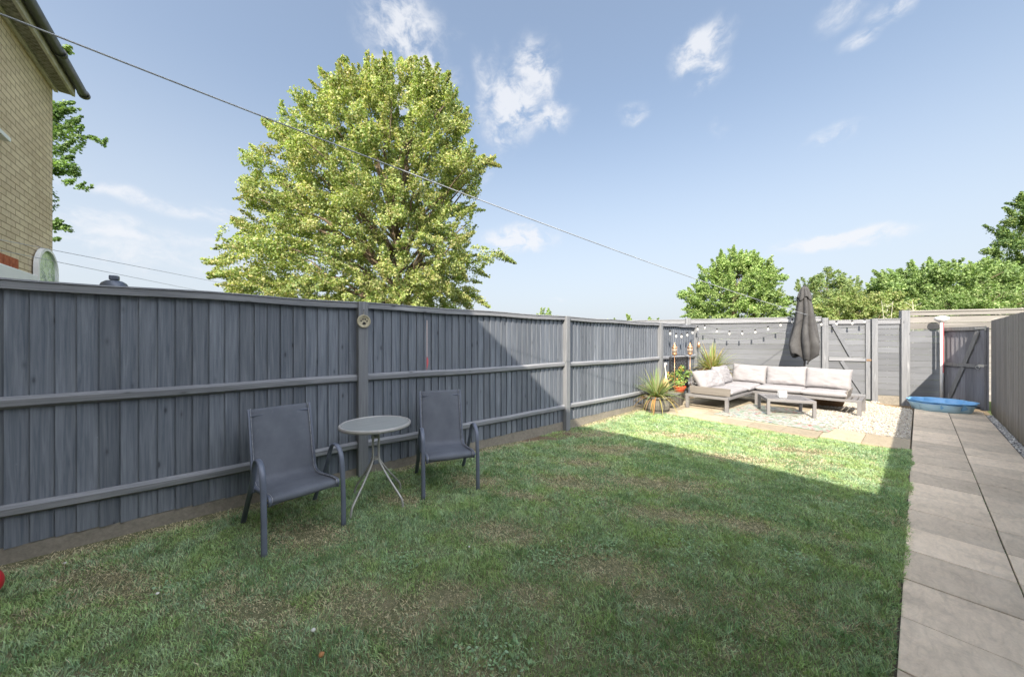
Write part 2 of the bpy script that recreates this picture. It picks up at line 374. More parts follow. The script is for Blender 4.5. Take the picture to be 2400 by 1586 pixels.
def gravel(name, P, smin, smax, pal, label):
    iv, jf = icos(); n = len(P); s = rng.uniform(smin, smax, (n,1,1))
    V = iv[None]*s*rng.uniform(.6, 1.15, (n,1,3)); V[:,:,2] *= .7
    V *= (1+rng.uniform(-.22, .22, (n,12,1)))
    a = rng.uniform(0, 6.28, n); ca, sa = np.cos(a)[:,None], np.sin(a)[:,None]
    x = V[:,:,0]*ca-V[:,:,1]*sa; y = V[:,:,0]*sa+V[:,:,1]*ca; V = np.stack([x, y, V[:,:,2]], -1)+P[:,None]
    F = (jf[None]+np.arange(n)[:,None,None]*12).reshape(-1,3)
    pal = np.array(pal); ci = pal[rng.choice(len(pal), n, p=None)]*rng.uniform(.8, 1.12, (n,1)); C_ = np.repeat(np.clip(ci,0,.9), 12, 0)
    o = fmesh(name, V.reshape(-1,3), None, M_grav, C_, F3=F); return tag(o, label, kind='stuff')
def inpoly(P, poly):
    x, y = P[:,0], P[:,1]; ins = np.zeros(len(P), bool); j = len(poly)-1
    for i in range(len(poly)):
        xi, yi = poly[i]; xj, yj = poly[j]
        ins ^= ((yi > y) != (yj > y)) & (x < (xj-xi)*(y-yi)/(yj-yi+1e-12)+xi); j = i
    return ins
P = np.c_[rng.uniform(-3.7, -.08, 75000), rng.uniform(7.7, 12.3, 75000), np.zeros(75000)]
P = P[inpoly(P, [(-1.0,7.72), (-.085,7.72), (-.085,11.1), (-.55,11.42), (-.6,11.9), (-1.3,11.55), (-3.2,10.5), (-2.9,10.36), (-1.45,10.36), (-1.45,7.68)])]
P[:,2] = rng.uniform(-.03, .004, len(P))+.018*fbm(P[:,0], P[:,1], 2.5, 3)
LG = gravel('gravel', P, .006, .0125, [(.62,.59,.53),(.60,.55,.47),(.68,.66,.62),(.58,.51,.40),(.64,.64,.63),(.50,.46,.39),(.68,.64,.57),(.66,.65,.62),(.30,.28,.25)], 'loose white and cream gravel beside the path and under the seating')
b = MB(); b.add([(-1.47,7.71,-.028), (-.08,7.71,-.028), (-.08,11.1,-.028), (-.58,11.9,-.028), (-3.3,10.42,-.028), (-1.47,10.36,-.028)], [(0,1,2,3,4,5)])
tag(b.build('gravel_bed', plain('gravel_bed', (.55,.50,.42), .9, 0, .3, 60, .6, 120, .2)), kind='structure')
P = np.c_[rng.uniform(.85, .925, 3400), rng.uniform(3.0, 11.4, 3400), rng.uniform(-.03, .0, 3400)]
gravel('gravel', P, .008, .017, [(.5,.5,.5),(.62,.62,.6),(.42,.42,.43),(.7,.68,.65),(.35,.35,.36)], 'strip of grey stones between the path and right hand fence')
P = np.c_[rng.uniform(-3.86, -3.5, 420), rng.normal(3.9, 1.7, 420), np.zeros(420)]
P[:,2] = gz(P[:,0], P[:,1])+.004; P = P[(P[:,1] > -.6)&(P[:,1] < 6.5)]
gravel('gravel', P, .003, .009, [(.45,.40,.33),(.3,.27,.22),(.6,.56,.5)], 'scattered grit on bare soil at the foot of the left fence')

# ------------------------------------------------------------------ grass blades
M2 = 620000
# sample more densely near the camera
cx = rng.uniform(-3.88, -.03, M2); cy = rng.uniform(-1.3, 6.98, M2)
Zc = -cx*math.sin(R(50))+0; Zc = -cx*math.sin(R(50))+cy*math.cos(R(50)); Xc = cx*math.cos(R(50))+cy*math.sin(R(50))
vis = (Zc > 1.25) & (np.abs(Xc) < 1.62*Zc+.25)
prob = np.clip(2.6/np.maximum(Zc, 1.0), .28, 1.0)
keep = vis & (rng.random(M2) < prob)
keep &= ~((cy > 6.80+.05*fbm(cx, cy, 6, 9)) & (cx < -.97)) & ~((cy > 6.93+.06*fbm(cx, cy, 6, 9)))
keep &= cx < -.065+.10*(fbm(cy, cx, 5, 2, 5)-.45)
# bare zones
dry = fbm(cx, cy, 2.6, 21, 5)*.55+fbm(cx*1.2, cy*.8, 7.0, 31, 4)*.45
spots = [(-1.95,.62,.34,.14),(-1.15,.80,.2,.14),(-1.75,1.0,.16,.1),(-3.0,.45,.28,.16),(-2.05,1.65,.3,.14),(-1.3,1.9,.28,.16),(-3.0,2.0,.26,.14),(-2.35,2.75,.35,.16),
         (-2.6,3.3,.3,.13),(-3.2,-.55,.4,.12),(-1.75,3.4,.5,.16),(-1.35,2.9,.3,.12),(-.95,1.9,.16,.1),(-2.3,.15,.22,.1),(-3.1,1.25,.2,.1),(-2.8,3.9,.4,.2),(-2.4,5.4,.5,.15),(-1.5,4.9,.5,.12),(-1.0,5.9,.4,.12),(-3.3,4.6,.25,.2),(-2.6,4.2,.3,.12),(-.9,3.2,.22,.12),(-1.45,1.35,.14,.08),(-2.45,2.15,.22,.08)]
sp_ = np.zeros(M2)
for (sx, sy, rx, ry) in spots:
    wx = (cx-sx)*math.cos(.6)+(cy-sy)*math.sin(.6); wy = -(cx-sx)*math.sin(.6)+(cy-sy)*math.cos(.6)
    sp_ = np.maximum(sp_, np.exp(-((wx/rx)**2+(wy/ry)**2)))
edge = np.exp(-((cx+3.88)/.17)**2)
D = np.clip((dry-.585)/.10, 0, 1)*.35+sp_*1.0*(.5+fbm(cx, cy, 8, 4))+edge*1.1*(fbm(cy, cx, 1.2, 8) > .42)
D = np.clip(D, 0, 1.2)
keep &= rng.random(M2) > np.clip(D-.25, 0, 1)*.75
jx = np.concatenate([rng.uniform(.04,.22,260), rng.uniform(.3,.8,140), rng.normal(.385,.006,240)]); jy = np.concatenate([rng.normal(3.63,.006,260), rng.normal(4.98,.005,140), rng.uniform(3.1,6.5,240)])
cx = np.concatenate([cx[keep], jx]); cy = np.concatenate([cy[keep], jy]); D = np.concatenate([D[keep], np.zeros(640)]); edge = np.concatenate([edge[keep], np.zeros(640)])
Zc = -cx*math.sin(R(50))+cy*math.cos(R(50))
_ = cx[:0]; keep = np.ones(len(cx), bool)
cx, cy, D, Zc, edge = cx[keep], cy[keep], D[keep], Zc[keep], edge[keep]; n = len(cx)
tuft = fbm(cx, cy, 9, 77, 3); far = np.clip(Zc/2.2, 1, 3.2)
h = (.011+.027*tuft**1.6+.012*rng.random(n))*(1-.45*np.clip(D, 0, 1))*(1+.9*edge*(D < .6))
h *= np.where(np.abs(cx+.07) < .10, 1.35, 1); h *= np.where(rng.random(n) < .015, 1.9, 1)
rr_ = .35*np.exp(-((cx+3.0)/.8)**2)*np.clip(fbm(cx, cy, 3.5, 91, 3)-.45, 0, 1)*6; h *= 1+rr_
w = rng.uniform(.0013, .0026, n)*far*(1+.2*rng.random(n))
a = rng.uniform(0, 6.28, n); lean = rng.uniform(.15, 1.15, n)+.5*np.clip(D, 0, 1)
comb = fbm(cx, cy, 6.0, 55, 2)*14; la = a*.85+comb
dx, dy = np.cos(la), np.sin(la); sx, sy = -np.sin(a), np.cos(a)
z0 = np.where(cx > -.02, -.012, gz(cx, cy)-.004)
h = np.where(cx > .02, h*.35, h)
def pt(t, k): # height fraction, width fraction
    out = h*lean*t*t*.9
    return np.stack([cx+dx*out+sx*w*k, cy+dy*out+sy*w*k, z0+h*t*(1-.22*lean*t)], -1)
V = np.stack([pt(0,-1), pt(0,1), pt(.55,-.85), pt(.55,.85), pt(1.0,0)], 1)
base = np.arange(n)[:,None]*5
F4 = base+np.array([0,1,3,2]); F3 = base+np.array([2,3,4])
g1 = fbm(cx, cy, 4.5, 12, 4)[:,None]; g2 = fbm(cx, cy, 8.5, 66, 3)[:,None]
green = np.array([.36,.51,.23]); blue = np.array([.42,.56,.41]); lime = np.array([.54,.57,.27]); tan = np.array([.66,.58,.42]); dk = np.array([.23,.38,.20])
t1 = np.clip((g1-.38)/.24, 0, 1); t2 = np.clip((g2-.4)/.25, 0, 1)
c = dk*(1-t1)+green*t1; c = c*(1-t2*.6)+blue*t2*.6; rr = rng.random((n,1)); c = c*(1-.35*(rr > .6))+lime*.35*(rr > .6)
td = (rng.random((n,1)) < np.clip(D*.95+.02, 0, 1)[:,None]); c = np.where(td, tan*rng.uniform(.6, 1.15, (n,1)), c*rng.uniform(.55, 1.35, (n,1)))
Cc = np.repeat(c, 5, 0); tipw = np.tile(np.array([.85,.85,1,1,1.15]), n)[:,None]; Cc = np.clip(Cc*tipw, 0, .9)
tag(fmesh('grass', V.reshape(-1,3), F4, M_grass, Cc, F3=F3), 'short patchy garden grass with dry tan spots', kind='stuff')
print('grass blades', n)
def leaf_patch(cs, n, size):
    r_ = np.random.default_rng(5); k = r_.integers(0, len(cs), n); c0 = np.array(cs)[k]; x = c0[:,0]+r_.normal(size=n)*c0[:,2]; y = c0[:,1]+r_.normal(size=n)*c0[:,2]; z = gz(x, y)+r_.uniform(.012, .026, n)
    a = r_.uniform(0, 6.28, n); s = size*r_.uniform(.6, 1.3, n); tl = r_.normal(size=(n,2))*.35; V = []
    for q in (0, 1, 2, 3): t_ = a+q*math.pi/2; dx_ = np.cos(t_)*s*(1.3 if q % 2 == 0 else .8); dy_ = np.sin(t_)*s*(1.3 if q % 2 == 0 else .8); V.append(np.stack([x+dx_, y+dy_, z+dx_*tl[:,0]+dy_*tl[:,1]], -1))
    V = np.stack(V, 1); cc_ = np.array([[.24,.38,.20],[.32,.46,.30],[.28,.42,.22]])[r_.integers(0, 3, n)]*r_.uniform(.8, 1.2, (n,1))
    return V.reshape(-1,3), np.arange(n*4).reshape(n, 4), np.repeat(cc_, 4, 0)
V_, F_, C0_ = leaf_patch([(-1.25,.95,.10),(-1.62,1.72,.09),(-1.05,2.5,.12),(-2.2,.9,.08),(-.9,3.6,.15),(-1.9,2.6,.13),(-2.9,-.2,.10),(-.5,4.2,.12),(-1.45,2.1,.08),(-.6,2.9,.09)], 1500, .0075)
tag(fmesh('lawn_weeds', V_, F_, M_grass, C0_), 'low broad leaved weeds and clover scattered in the shaded lawn', kind='stuff')

# ------------------------------------------------------------------ left fence (close board, three bays)
LF = (-3.91, -1.88, 0)
def vboards(b, x0, x1, z0, z1, w=.105, y=0.0, jit=.006, th=.021):
    x = x0
    while x < x1-.01:
        ww = w*random.uniform(.94, 1.06); e = min(x+ww, x1); t = random.uniform(0, .004); d = random.uniform(-jit, jit)
        # feather edge: thick side proud, thin side under the next board
        b.hexa([(x, y-th-t, z0+d), (x, y-th-t, z1), (x, y, z0+d), (x, y, z1), (e+.006, y-.006, z0+d), (e+.006, y-.006, z1), (e+.006, y+.001, z0+d), (e+.006, y+.001, z1)])
        x = e
def arris(b, x0, x1, z, n=8, r=.6):
    """triangular rail: vertical back, sloping top and underside, slightly wavy"""
    vs = []
    for i in range(n+1):
        x = x0+(x1-x0)*i/n; dz = random.uniform(-.004, .004)-.012*math.sin(math.pi*i/n); dy = random.uniform(-.002, .002)
        vs += [(x, -.019, z+dz+.012), (x, -.019, z+dz-.075), (x, -.060+dy, z+dz-.052), (x, -.066+dy, z+dz-.008), (x, -.045, z+dz+.010)]
    fs = [(i*5+k, i*5+(k+1)%5, i*5+5+(k+1)%5, i*5+5+k) for i in range(n) for k in range(5)]
    fs += [(0,1,2,3,4), tuple(n*5+k for k in (4,3,2,1,0))]
    b.add(vs, fs, r)
t = thing('garden_fence', 'long dark grey close board fence along the left side of the lawn', 'fence', LF, R(90))
P_ = [1.13+1.88, 4.45+1.88, 7.74+1.88, 9.72+1.88]
ends = [0]+P_
M_conc = NM('gravel_board_concrete'); v = M_conc.coord(); n_ = M_conc.noise(v, 3, 6, .6); M_conc.col(M_conc.mix(.5, M_conc.ramp(n_, [(.3,(.19,.175,.145)),(.7,(.30,.275,.235))]), M_conc.ramp(M_conc.noise(v, 30, 5, .7), [(.3,(.15,.14,.12)),(.7,(.34,.31,.27))]))); M_conc.bump(M_conc.noise(v, 50, 5), .4, .005); M_conc.set(.9, 0, .2); M_conc = M_conc.m
for k in range(4):
    x0, x1 = ends[k]+(.055 if k else 0), ends[k+1]-.055
    b = MB(); vboards(b, x0-.03, x1+.03, .075, 1.80, .101); b.build('board_panel', M_fence, t)
    for z in (1.075, .355):
        b = MB(); arris(b, x0-.01, x1+.01, z+random.uniform(-.006, .006)); b.build('rail', M_fenceH, t)
    b = MB(); n_c = 10
    for i in range(n_c):  # top rail and capping strip with a slight wobble
        xa = x0-.01+(x1-x0+.02)*i/n_c; xb = x0-.01+(x1-x0+.02)*(i+1)/n_c; w0 = .006*math.sin(i*1.3+k); w1 = .006*math.sin((i+1)*1.3+k)
        b.hexa([(xa,-.062,1.795+w0),(xa,-.064,1.846+w0),(xa,-.001,1.795+w0),(xa,-.001,1.846+w0),(xb,-.062,1.795+w1),(xb,-.064,1.846+w1),(xb,-.001,1.795+w1),(xb,-.001,1.846+w1)], .5)
    b.build('top_rail', M_fenceH, t)
    b = MB()
    for i in range(n_c):
        xa = x0-.01+(x1-x0+.02)*i/n_c; xb = x0-.01+(x1-x0+.02)*(i+1)/n_c; w0 = .006*math.sin(i*1.3+k); w1 = .006*math.sin((i+1)*1.3+k)
        b.hexa([(xa,-.072,1.850+w0),(xa,-.070,1.860+w0),(xa,.03,1.852+w0),(xa,.03,1.872+w0),(xb,-.072,1.850+w1),(xb,-.070,1.860+w1),(xb,.03,1.852+w1),(xb,.03,1.872+w1)], .7)
    b.build('capping', M_fenceH, t)
    b = MB(); b.box(x0-.02, x1+.02, -.012, .022, -.16, .072); b.build('gravel_board', M_conc, t)
for x in P_:
    b = MB(); b.box(x-.05, x+.05, -.095, .02, -.2, 1.866, .45); b.build('post', M_post, t, bevel=.006)
b = MB(); x = 1.898+1.88; b.box(x-.006, x+.006, -.0225, -.0195, 1.25, 1.70); tag(b.build('paint_streak', plain('pale_streak', (.50,.42,.42), .8)), 'thin pale streak on one board').parent = t
b = MB(); b.add([(x-.004,-.023,1.07),(x+.001,-.023,1.11),(x+.016,-.023,1.16),(x+.018,-.023,1.21),(x+.006,-.023,1.25),(x-.006,-.023,1.24),(x-.006,-.023,1.15)], [(6,5,4,3,2,1,0)])
tag(b.build('paint_streak', plain('red_paint', (.62,.12,.14), .6)), 'red smear of paint on one board').parent = t

# paw print plaque hanging on the first post
t = thing('wall_plaque', 'round stone coloured paw print plaque hung on the fence post', 'plaque', (-3.812, 1.13, 1.655), R(90))
M_stone = plain('cast_stone', (.42,.38,.27), .85, 0, .25, 30, .5, 80)
b = MB(); b.lathe([(.01,0),(.066,0),(.070,.006),(.069,.014),(.060,.017),(.058,.013),(.01,.013)], seg=40)
b.build('disc', M_stone, t, True, M=Matrix.Rotation(R(90), 4, 'X'))
M_blk = plain('black_paint', (.02,.02,.022), .6)
b = MB()
def disc_(b, x, z, rx, rz, y=-.0155, a=0):
    b.add([(x+rx*math.cos(w)*math.cos(a)-rz*math.sin(w)*math.sin(a), y, z+rx*math.cos(w)*math.sin(a)+rz*math.sin(w)*math.cos(a)) for w in [k*math.pi/6 for k in range(12)]]+[(x, y-.003, z)], [(k, (k+1)%12, 12) for k in range(12)])
disc_(b, -.011, .022, .007, .010); disc_(b, .011, .022, .007, .010); disc_(b, -.030, .004, .007, .009); disc_(b, .030, .004, .007, .009)
disc_(b, 0, -.024, .020, .010); disc_(b, 0, -.014, .010, .010, -.0158)
b.build('paw_print', M_blk, t)
b = MB(); b.tube([(-.004,-.006,.062), (0,-.006,.12), (.004,-.006,.062)], .0012, seg=5); b.build('string', plain('twine', (.4,.33,.22), .9), t)
b = MB(); b.tube([(0,.0,.12), (0,-.012,.122)], .003, seg=6); b.build('nail', M_blk, t)

# ------------------------------------------------------------------ back fence, runs at an angle
BA = Vector((-3.945, 10.23, 0)); BANG = math.atan2(.483, .8756)
def hboards(b, x0, x1, z0, z1, w=.142, y=0.0, gap=.004):
    z = z0
    while z < z1-.02:
        e = min(z+w*random.uniform(.95, 1.05), z1); d = random.uniform(-.003, .003); s = random.uniform(-.002, .002)
        b.hexa([(x0, y-.014+d, z+gap+s), (x0, y-.010+d, e+s), (x0, y+.004, z+gap+s), (x0, y+.004, e+s), (x1, y-.014+d, z+gap-s), (x1, y-.010+d, e-s), (x1, y+.004, z+gap-s), (x1, y+.004, e-s)])
        z = e
t = thing('garden_fence', 'grey horizontal board fence across the far end behind the sofa', 'fence', BA, BANG)
for (x0, x1, zt) in ((-4.5, -.39, 2.0), (-.25, 2.68, 2.0), (3.76, 4.16, 1.92)):
    b = MB(); hboards(b, x0, x1, .10 if x0 < 3 else .14, zt); b.build('board_panel', M_back, t)
    b = MB(); b.box(x0, x1, -.045, -.016, zt-.075, zt+.03); b.box(x0, x1, -.06, .02, zt+.034, zt+.056); b.build('top_rail', M_fenceH, t)
    b = MB(); b.box(x0, x1, -.012, .02, -.15, .095 if x0 < 3 else .135); b.build('gravel_board', M_conc, t)
for (x, zt, w) in ((-.32, 2.09, .065), (2.75, 2.02, .062), (3.695, 1.98, .055), (4.245, 2.16, .075), (-3.4, 2.08, .06)):
    b = MB(); b.box(x-w, x+w, -.075, .03, -.2, zt, .5); b.build('post', M_post, t, bevel=.005)

t = thing('garden_gate', 'grey horizontally boarded gate with a Z brace at the sofa end', 'gate', BA+Vector((.8756,.483,0))*2.83, BANG)
b = MB(); hboards(b, 0, .785, .05, 1.93); b.build('board_panel', M_back, t)
for z, hh in ((1.86, .10), (.95, .09), (.06, .09)):
    b = MB(); b.box(.0, .70, -.050, -.018, z, z+hh, .5); b.build('rail', M_fenceH, t, bevel=.003)
b = MB(); b.box(.705, .79, -.051, -.018, .03, 1.965, .5); b.build('stile', M_post, t, bevel=.003)
def brace(x0, z0, x1, z1, w=.075):
    b = MB(); d = Vector((x1-x0, 0, z1-z0)).normalized(); q = Vector((d.z, 0, -d.x))*w/2
    A, B_ = Vector((x0,0,z0)), Vector((x1,0,z1)); vs = []
    for p in (A, B_):
        for yy in (-.048, -.0185):
            for s_ in (-1, 1): vs.append((p.x+q.x*s_, yy, p.z+q.z*s_))
    b.hexa(vs, .6); return b
brace(.085, 1.85, .44, 1.05).build('brace', M_back, t); brace(.25, .94, .66, .16).build('brace', M_back, t)
b = MB(); b.tube([(.72,-.055,.98), (.84,-.055,.98)], .006, seg=6); b.box(.715,.80,-.058,-.052,.955,1.005); b.build('latch', plain('rusty_steel', (.25,.17,.11), .6, .5), t)

M_tall = wood('bare_weathered_board', (.155,.15,.145), (.26,.25,.24), 'X', .3, .25, knots=False, low=(.2, .12, (.18,.15,.09)))
t = thing('garden_fence', 'taller pale weathered board fence behind the white pole and dark gate', 'fence', BA+Vector((.8756,.483,0))*4.32, BANG)
b = MB(); hboards(b, 0, .56, .12, 1.70); b.build('board_panel', M_back, t)
b = MB(); hboards(b, 0, 2.6, 1.712, 2.03, .155); b.build('board_panel', M_tall, t)
b = MB(); hboards(b, .62, 2.6, .1, 1.70); b.build('board_panel', M_tall, t)
b = MB(); b.box(0, 2.6, -.05, -.018, 2.03, 2.115, .6); b.build('top_rail', M_tall, t)
b = MB(); b.box(0, 2.6, -.07, .02, 2.118, 2.15, .9); b.build('capping', M_tall, t)
b = MB(); b.box(0, .6, -.012, .02, -.15, .115); b.build('gravel_board', M_conc, t)

# right hand fence
t = thing('garden_fence', 'tall weathered vertical board fence along the right of the path', 'fence', (.945, 11.68, 0), R(-90))
b = MB(); x = 0.0
while x < 13.6:
    ww = .12*random.uniform(.9, 1.1); d = random.uniform(0, .006)
    b.box(x+.002, x+ww-.002, -.016-d, -d, .0, 1.845+random.uniform(-.004, .004)); x += ww
b.build('board_panel', M_old, t)
b = MB(); b.box(.01, 13.6, -.006, .05, -.15, -.002); b.build('gravel_board', M_conc, t)
for k in range(6):
    b = MB(); b.box(.02+2.6*k, .11+2.6*k, .004, .1, -.2, 1.80); b.build('post', M_old, t)
for z in (.3, 1.0, 1.6):
    b = MB(); b.box(0.115, 13.5, .003, .05, z, z+.07); b.build('rail', M_old, t)

# dark gate at the end of the path
GA, GB = Vector((.335, 12.50, 0)), Vector((.915, 11.735, 0)); gd = GB-GA; gl = gd.length
t = thing('garden_gate', 'dark vertical board gate with diagonal brace at the end of the path', 'gate', GA, math.atan2(gd.y, gd.x))
b = MB(); vboards(b, .05, gl-.02, .04, 1.72, .095, jit=.004); b.build('board_panel', M_gate, t)
b = MB(); b.box(.02, gl-.03, -.055, -.0225, 1.665, 1.74, .7); b.build('rail', M_gateR, t, bevel=.003)
b = MB(); b.box(.10, gl-.12, -.052, -.0225, .89, .965, .5); b.build('rail', M_gateR, t, bevel=.003)
b = MB(); b.box(.10, gl-.12, -.052, -.0225, .08, .155, .5); b.build('rail', M_gate, t, bevel=.003)
b = MB(); b.box(.02, .095, -.056, -.0225, .03, 1.66, .6); b.build('stile', M_gateR, t, bevel=.003)
b = MB(); b.box(gl-.11, gl-.035, -.056, -.0225, .03, 1.66, .6); b.build('stile', M_gate, t, bevel=.003)
for (a0, a1) in ((( .20, .16), (.50, .885)), ((.53, .97), (gl-.16, 1.66))):
    bb = brace(a0[0], a0[1], a1[0], a1[1], .08); bb.build('brace', M_gateR, t)
M_steel = plain('galvanised_steel', (.62,.62,.60), .35, .8, .15, 20)
b = MB(); b.box(gl-.20, gl-.01, -.062, -.057, 1.69, 1.715); b.tube([(gl-.01,-.06,1.66),(gl-.01,-.06,1.745)], .008, seg=8); b.build('hinge', M_steel, t)
b = MB(); b.tube([(gl-.15+.035*math.cos(w), -.062, .90+.035*math.sin(w)) for w in [k*math.pi/8 for k in range(17)]], .004, seg=6)
b.tube([(gl-.16,-.06,.94),(gl+.02,-.06,.955)], .006, seg=6); b.box(gl-.14,gl-.04,-.060,-.056,.915,.965); b.build('latch', M_steel, t)

# ------------------------------------------------------------------ terrace (casts the big shadow) and neighbour's wall
m = NM('buff_brick'); v = m.coord(); sw = m.n('ShaderNodeSeparateXYZ'); m.l(v, sw.inputs[0]); cb = m.n('ShaderNodeCombineXYZ'); m.l(sw.outputs[0], cb.inputs[0]); m.l(sw.outputs[2], cb.inputs[1])
bt = m.n('ShaderNodeTexBrick'); m.l(cb.outputs[0], bt.inputs['Vector']); bt.inputs['Scale'].default_value = 1.0
bt.inputs['Brick Width'].default_value = .225; bt.inputs['Row Height'].default_value = .075; bt.inputs['Mortar Size'].default_value = .0055; bt.inputs['Mortar Smooth'].default_value = .2; bt.inputs['Bias'].default_value = -.1
bt.inputs['Color1'].default_value = (.86,.74,.54,1); bt.inputs['Color2'].default_value = (.72,.60,.43,1); bt.inputs['Mortar'].default_value = (.36,.27,.18,1)
c = m.mix(.4, bt.outputs['Color'], m.ramp(m.noise(v, 26, 6, .7), [(.3,(.45,.40,.33)),(.7,(1,.98,.92))]), 'MULTIPLY')
c = m.mix(.3, c, m.ramp(m.noise(v, 1.2, 4), [(.35,(.6,.56,.5)),(.65,(1,1,1))]), 'MULTIPLY')
m.col(c); hb = m.math('SUBTRACT', m.math('MULTIPLY', m.noise(v, 50, 4), .35), bt.outputs['Fac']); m.bump(hb, .8, .01); m.set(.9, 0, .2); M_brick = m.m
t = thing('brick_house', 'buff brick terraced house with black gutter beyond the left fence', 'house', (-7.98, -1.9, 0))
HW = 14.5
b = MB(); b.box(0, HW, -7.5, 0, -.2, 5.06); b.build('wall', M_brick, t)
M_upvc = plain('dirty_white_board', (.62,.58,.50), .5, 0, .22, 7)
m = NM('soffit_mesh'); v = m.coord(); ck = m.n('ShaderNodeTexChecker'); ck.inputs['Scale'].default_value = 28; m.l(v, ck.inputs[0]); ck.inputs[1].default_value = (.30,.28,.25,1); ck.inputs[2].default_value = (.10,.095,.085,1)
c = m.mix(.5, ck.outputs[0], m.ramp(m.noise(v, 14, 5, .7), [(.35,(.15,.13,.1)),(.7,(.6,.56,.5))])); m.col(c); m.set(.8); M_soff = m.m
b = MB(); b.box(-.05, HW+.05, .045, .16, 5.065, 5.08); b.build('soffit', M_soff, t)
b = MB(); b.box(-.05, HW+.05, .003, .04, 5.04, 5.078); b.box(-.05, HW+.05, .163, .195, 5.05, 5.20); b.box(-.051, -.035, .045, .16, 5.061, 5.19); b.build('fascia', M_upvc, t, bevel=.003)
M_gut = plain('black_plastic', (.035,.037,.042), .35, 0, .3, 4)
b = MB(); pr = [(math.cos(w)*.056, math.sin(w)*.056) for w in [math.pi+k*math.pi/10 for k in range(11)]]; pr += [(x*.88, z*.88+.001) for x, z in pr[::-1]]
yc, zc = .255, 5.175; vs = [(xx, yc+p[0], zc+p[1]) for xx in (-.17, HW+.05) for p in pr]; n_ = len(pr)
b.add(vs, [(k, (k+1)%n_, n_+(k+1)%n_, n_+k) for k in range(n_)]+[tuple(range(n_))[::-1], tuple(range(n_, 2*n_))])
b.add([(-.165, yc+p[0], zc+p[1]) for p in pr[:11]], [tuple(range(11))], .5); g = b.build('gutter', M_gut, t, True)
for xx in (.0-.15, .83, 3.0, 6.0):
    b = MB(); b.tube([(xx-.03, yc, zc), (xx+.03, yc, zc)], .063, seg=18); b.build('gutter_joint', M_gut, g)
M_roof = plain('concrete_roof_tile', (.13,.09,.07), .85, 0, .3, 5, .6, 30)
b = MB(); ang = R(30); L_ = 4.6
for k in range(18):
    u0 = k*L_/18; u1 = (k+1)*L_/18+.03; z0 = 5.19+u0*math.sin(ang); z1 = 5.19+u1*math.sin(ang); y0 = .22-u0*math.cos(ang); y1 = .22-u1*math.cos(ang)
    b.hexa([(-.06,y0,z0),(-.06,y0,z0+.025),(-.06,y1,z1-.02),(-.06,y1,z1),(HW+.06,y0,z0),(HW+.06,y0,z0+.025),(HW+.06,y1,z1-.02),(HW+.06,y1,z1)])
rz = 5.19+L_*math.sin(ang); ry = .22-L_*math.cos(ang)
b.add([(-.06,ry,rz),(HW+.06,ry,rz),(HW+.06,-7.7,5.1),(-.06,-7.7,5.1)], [(0,1,2,3)]); b.build('roof', M_roof, t)
b = MB(); b.add([(-.03,.0,5.07),(-.03,ry,rz-.03),(-.03,-7.5,5.07)], [(0,1,2)]); b.build('gable', M_brick, t)
b = MB(); b.add([(HW,.0,5.07),(HW,ry,rz-.03),(HW,-7.5,5.07)], [(2,1,0)]); b.build('gable', M_brick, t)
M_red = NM('red_brick'); v = val(M_red, M_red.coord()); M_red.col(M_red.ramp(M_red.noise(v, 20, 5), [(.3,(.32,.085,.045)),(.7,(.50,.17,.09))])); M_red.set(.9,0,.2); M_red = M_red.m
b = MB(); x = 1.06
while x < 2.6: b.box(x, x+.064, -.01, .004, 2.20, 2.415); x += .075
b.build('lintel', M_red, t)
M_glass = plain('window_glass', (.04,.05,.06), .08, 0, .1, 2, spec=.8)
M_wht = plain('white_upvc', (.80,.81,.82), .35, 0, .04, 3)
for (x0, x1, z0, z1) in ((1.66, 2.86, 3.68, 4.75), (1.10, 2.50, 1.1, 2.19), (6.6, 7.9, 3.68, 4.75), (9.5, 11, 3.68, 4.75)):
    b = MB()
    for (a0, a1, c0, c1) in ((x0,x1,z0,z0+.06),(x0,x1,z1-.06,z1),(x0,x0+.06,z0+.062,z1-.062),(x1-.06,x1,z0+.062,z1-.062),((x0+x1)/2-.03,(x0+x1)/2+.03,z0+.062,z1-.062)): b.box(a0,a1,.002,.05,c0,c1)
    w = b.build('window', M_wht, t, bevel=.004)
    b = MB(); b.box(x0+.05, x1-.05, .006, .012, z0+.05, z1-.05); b.build('pane', M_glass, w)
    b = MB(); b.box(x0-.11, x1+.11, .003, .09, z0-.05, z0-.004); b.build('sill', M_wht, w, bevel=.004)
# white canopy slab over the neighbour's back door
t = thing('door_canopy', 'flat white canopy on the neighbour wall just above the left fence', 'canopy', (-5.80, -1.89, 0))
b = MB(); b.box(0, 1.6, .0, .42, 1.95, 2.112); b.build('canopy_top', M_wht, t, bevel=.008)
for xx in (.12, 1.4):
    b = MB(); b.tube([(xx,.01,1.65),(xx,.38,1.945)], .015); b.build('bracket', M_wht, t)
# arched garden mirror / panel with green leaf print
t = thing('garden_mirror', 'arched white framed panel with pale green leaf pattern on the brick wall', 'mirror', (-7.62, -1.885, 0))
def arch(hw, zs, z0, n=18): return [(-hw, z0)]+[(hw*math.cos(math.pi-math.pi*k/n), zs+hw*.86*math.sin(math.pi*k/n)) for k in range(n+1)]+[(hw, z0)]
A, B_ = arch(.345, 2.40, 1.75), arch(.305, 2.40, 1.78)
b = MB(); n_ = len(A); vs = [(x, .045, z) for x, z in A]+[(x, .045, z) for x, z in B_]+[(x, .0, z) for x, z in A]+[(x, .01, z) for x, z in B_]
b.add(vs, [(k, k+1, n_+k+1, n_+k) for k in range(n_-1)]+[(k+1, k, 2*n_+k, 2*n_+k+1) for k in range(n_-1)]+[(n_+k, n_+k+1, 3*n_+k+1, 3*n_+k) for k in range(n_-1)]); b.build('frame', M_wht, t)
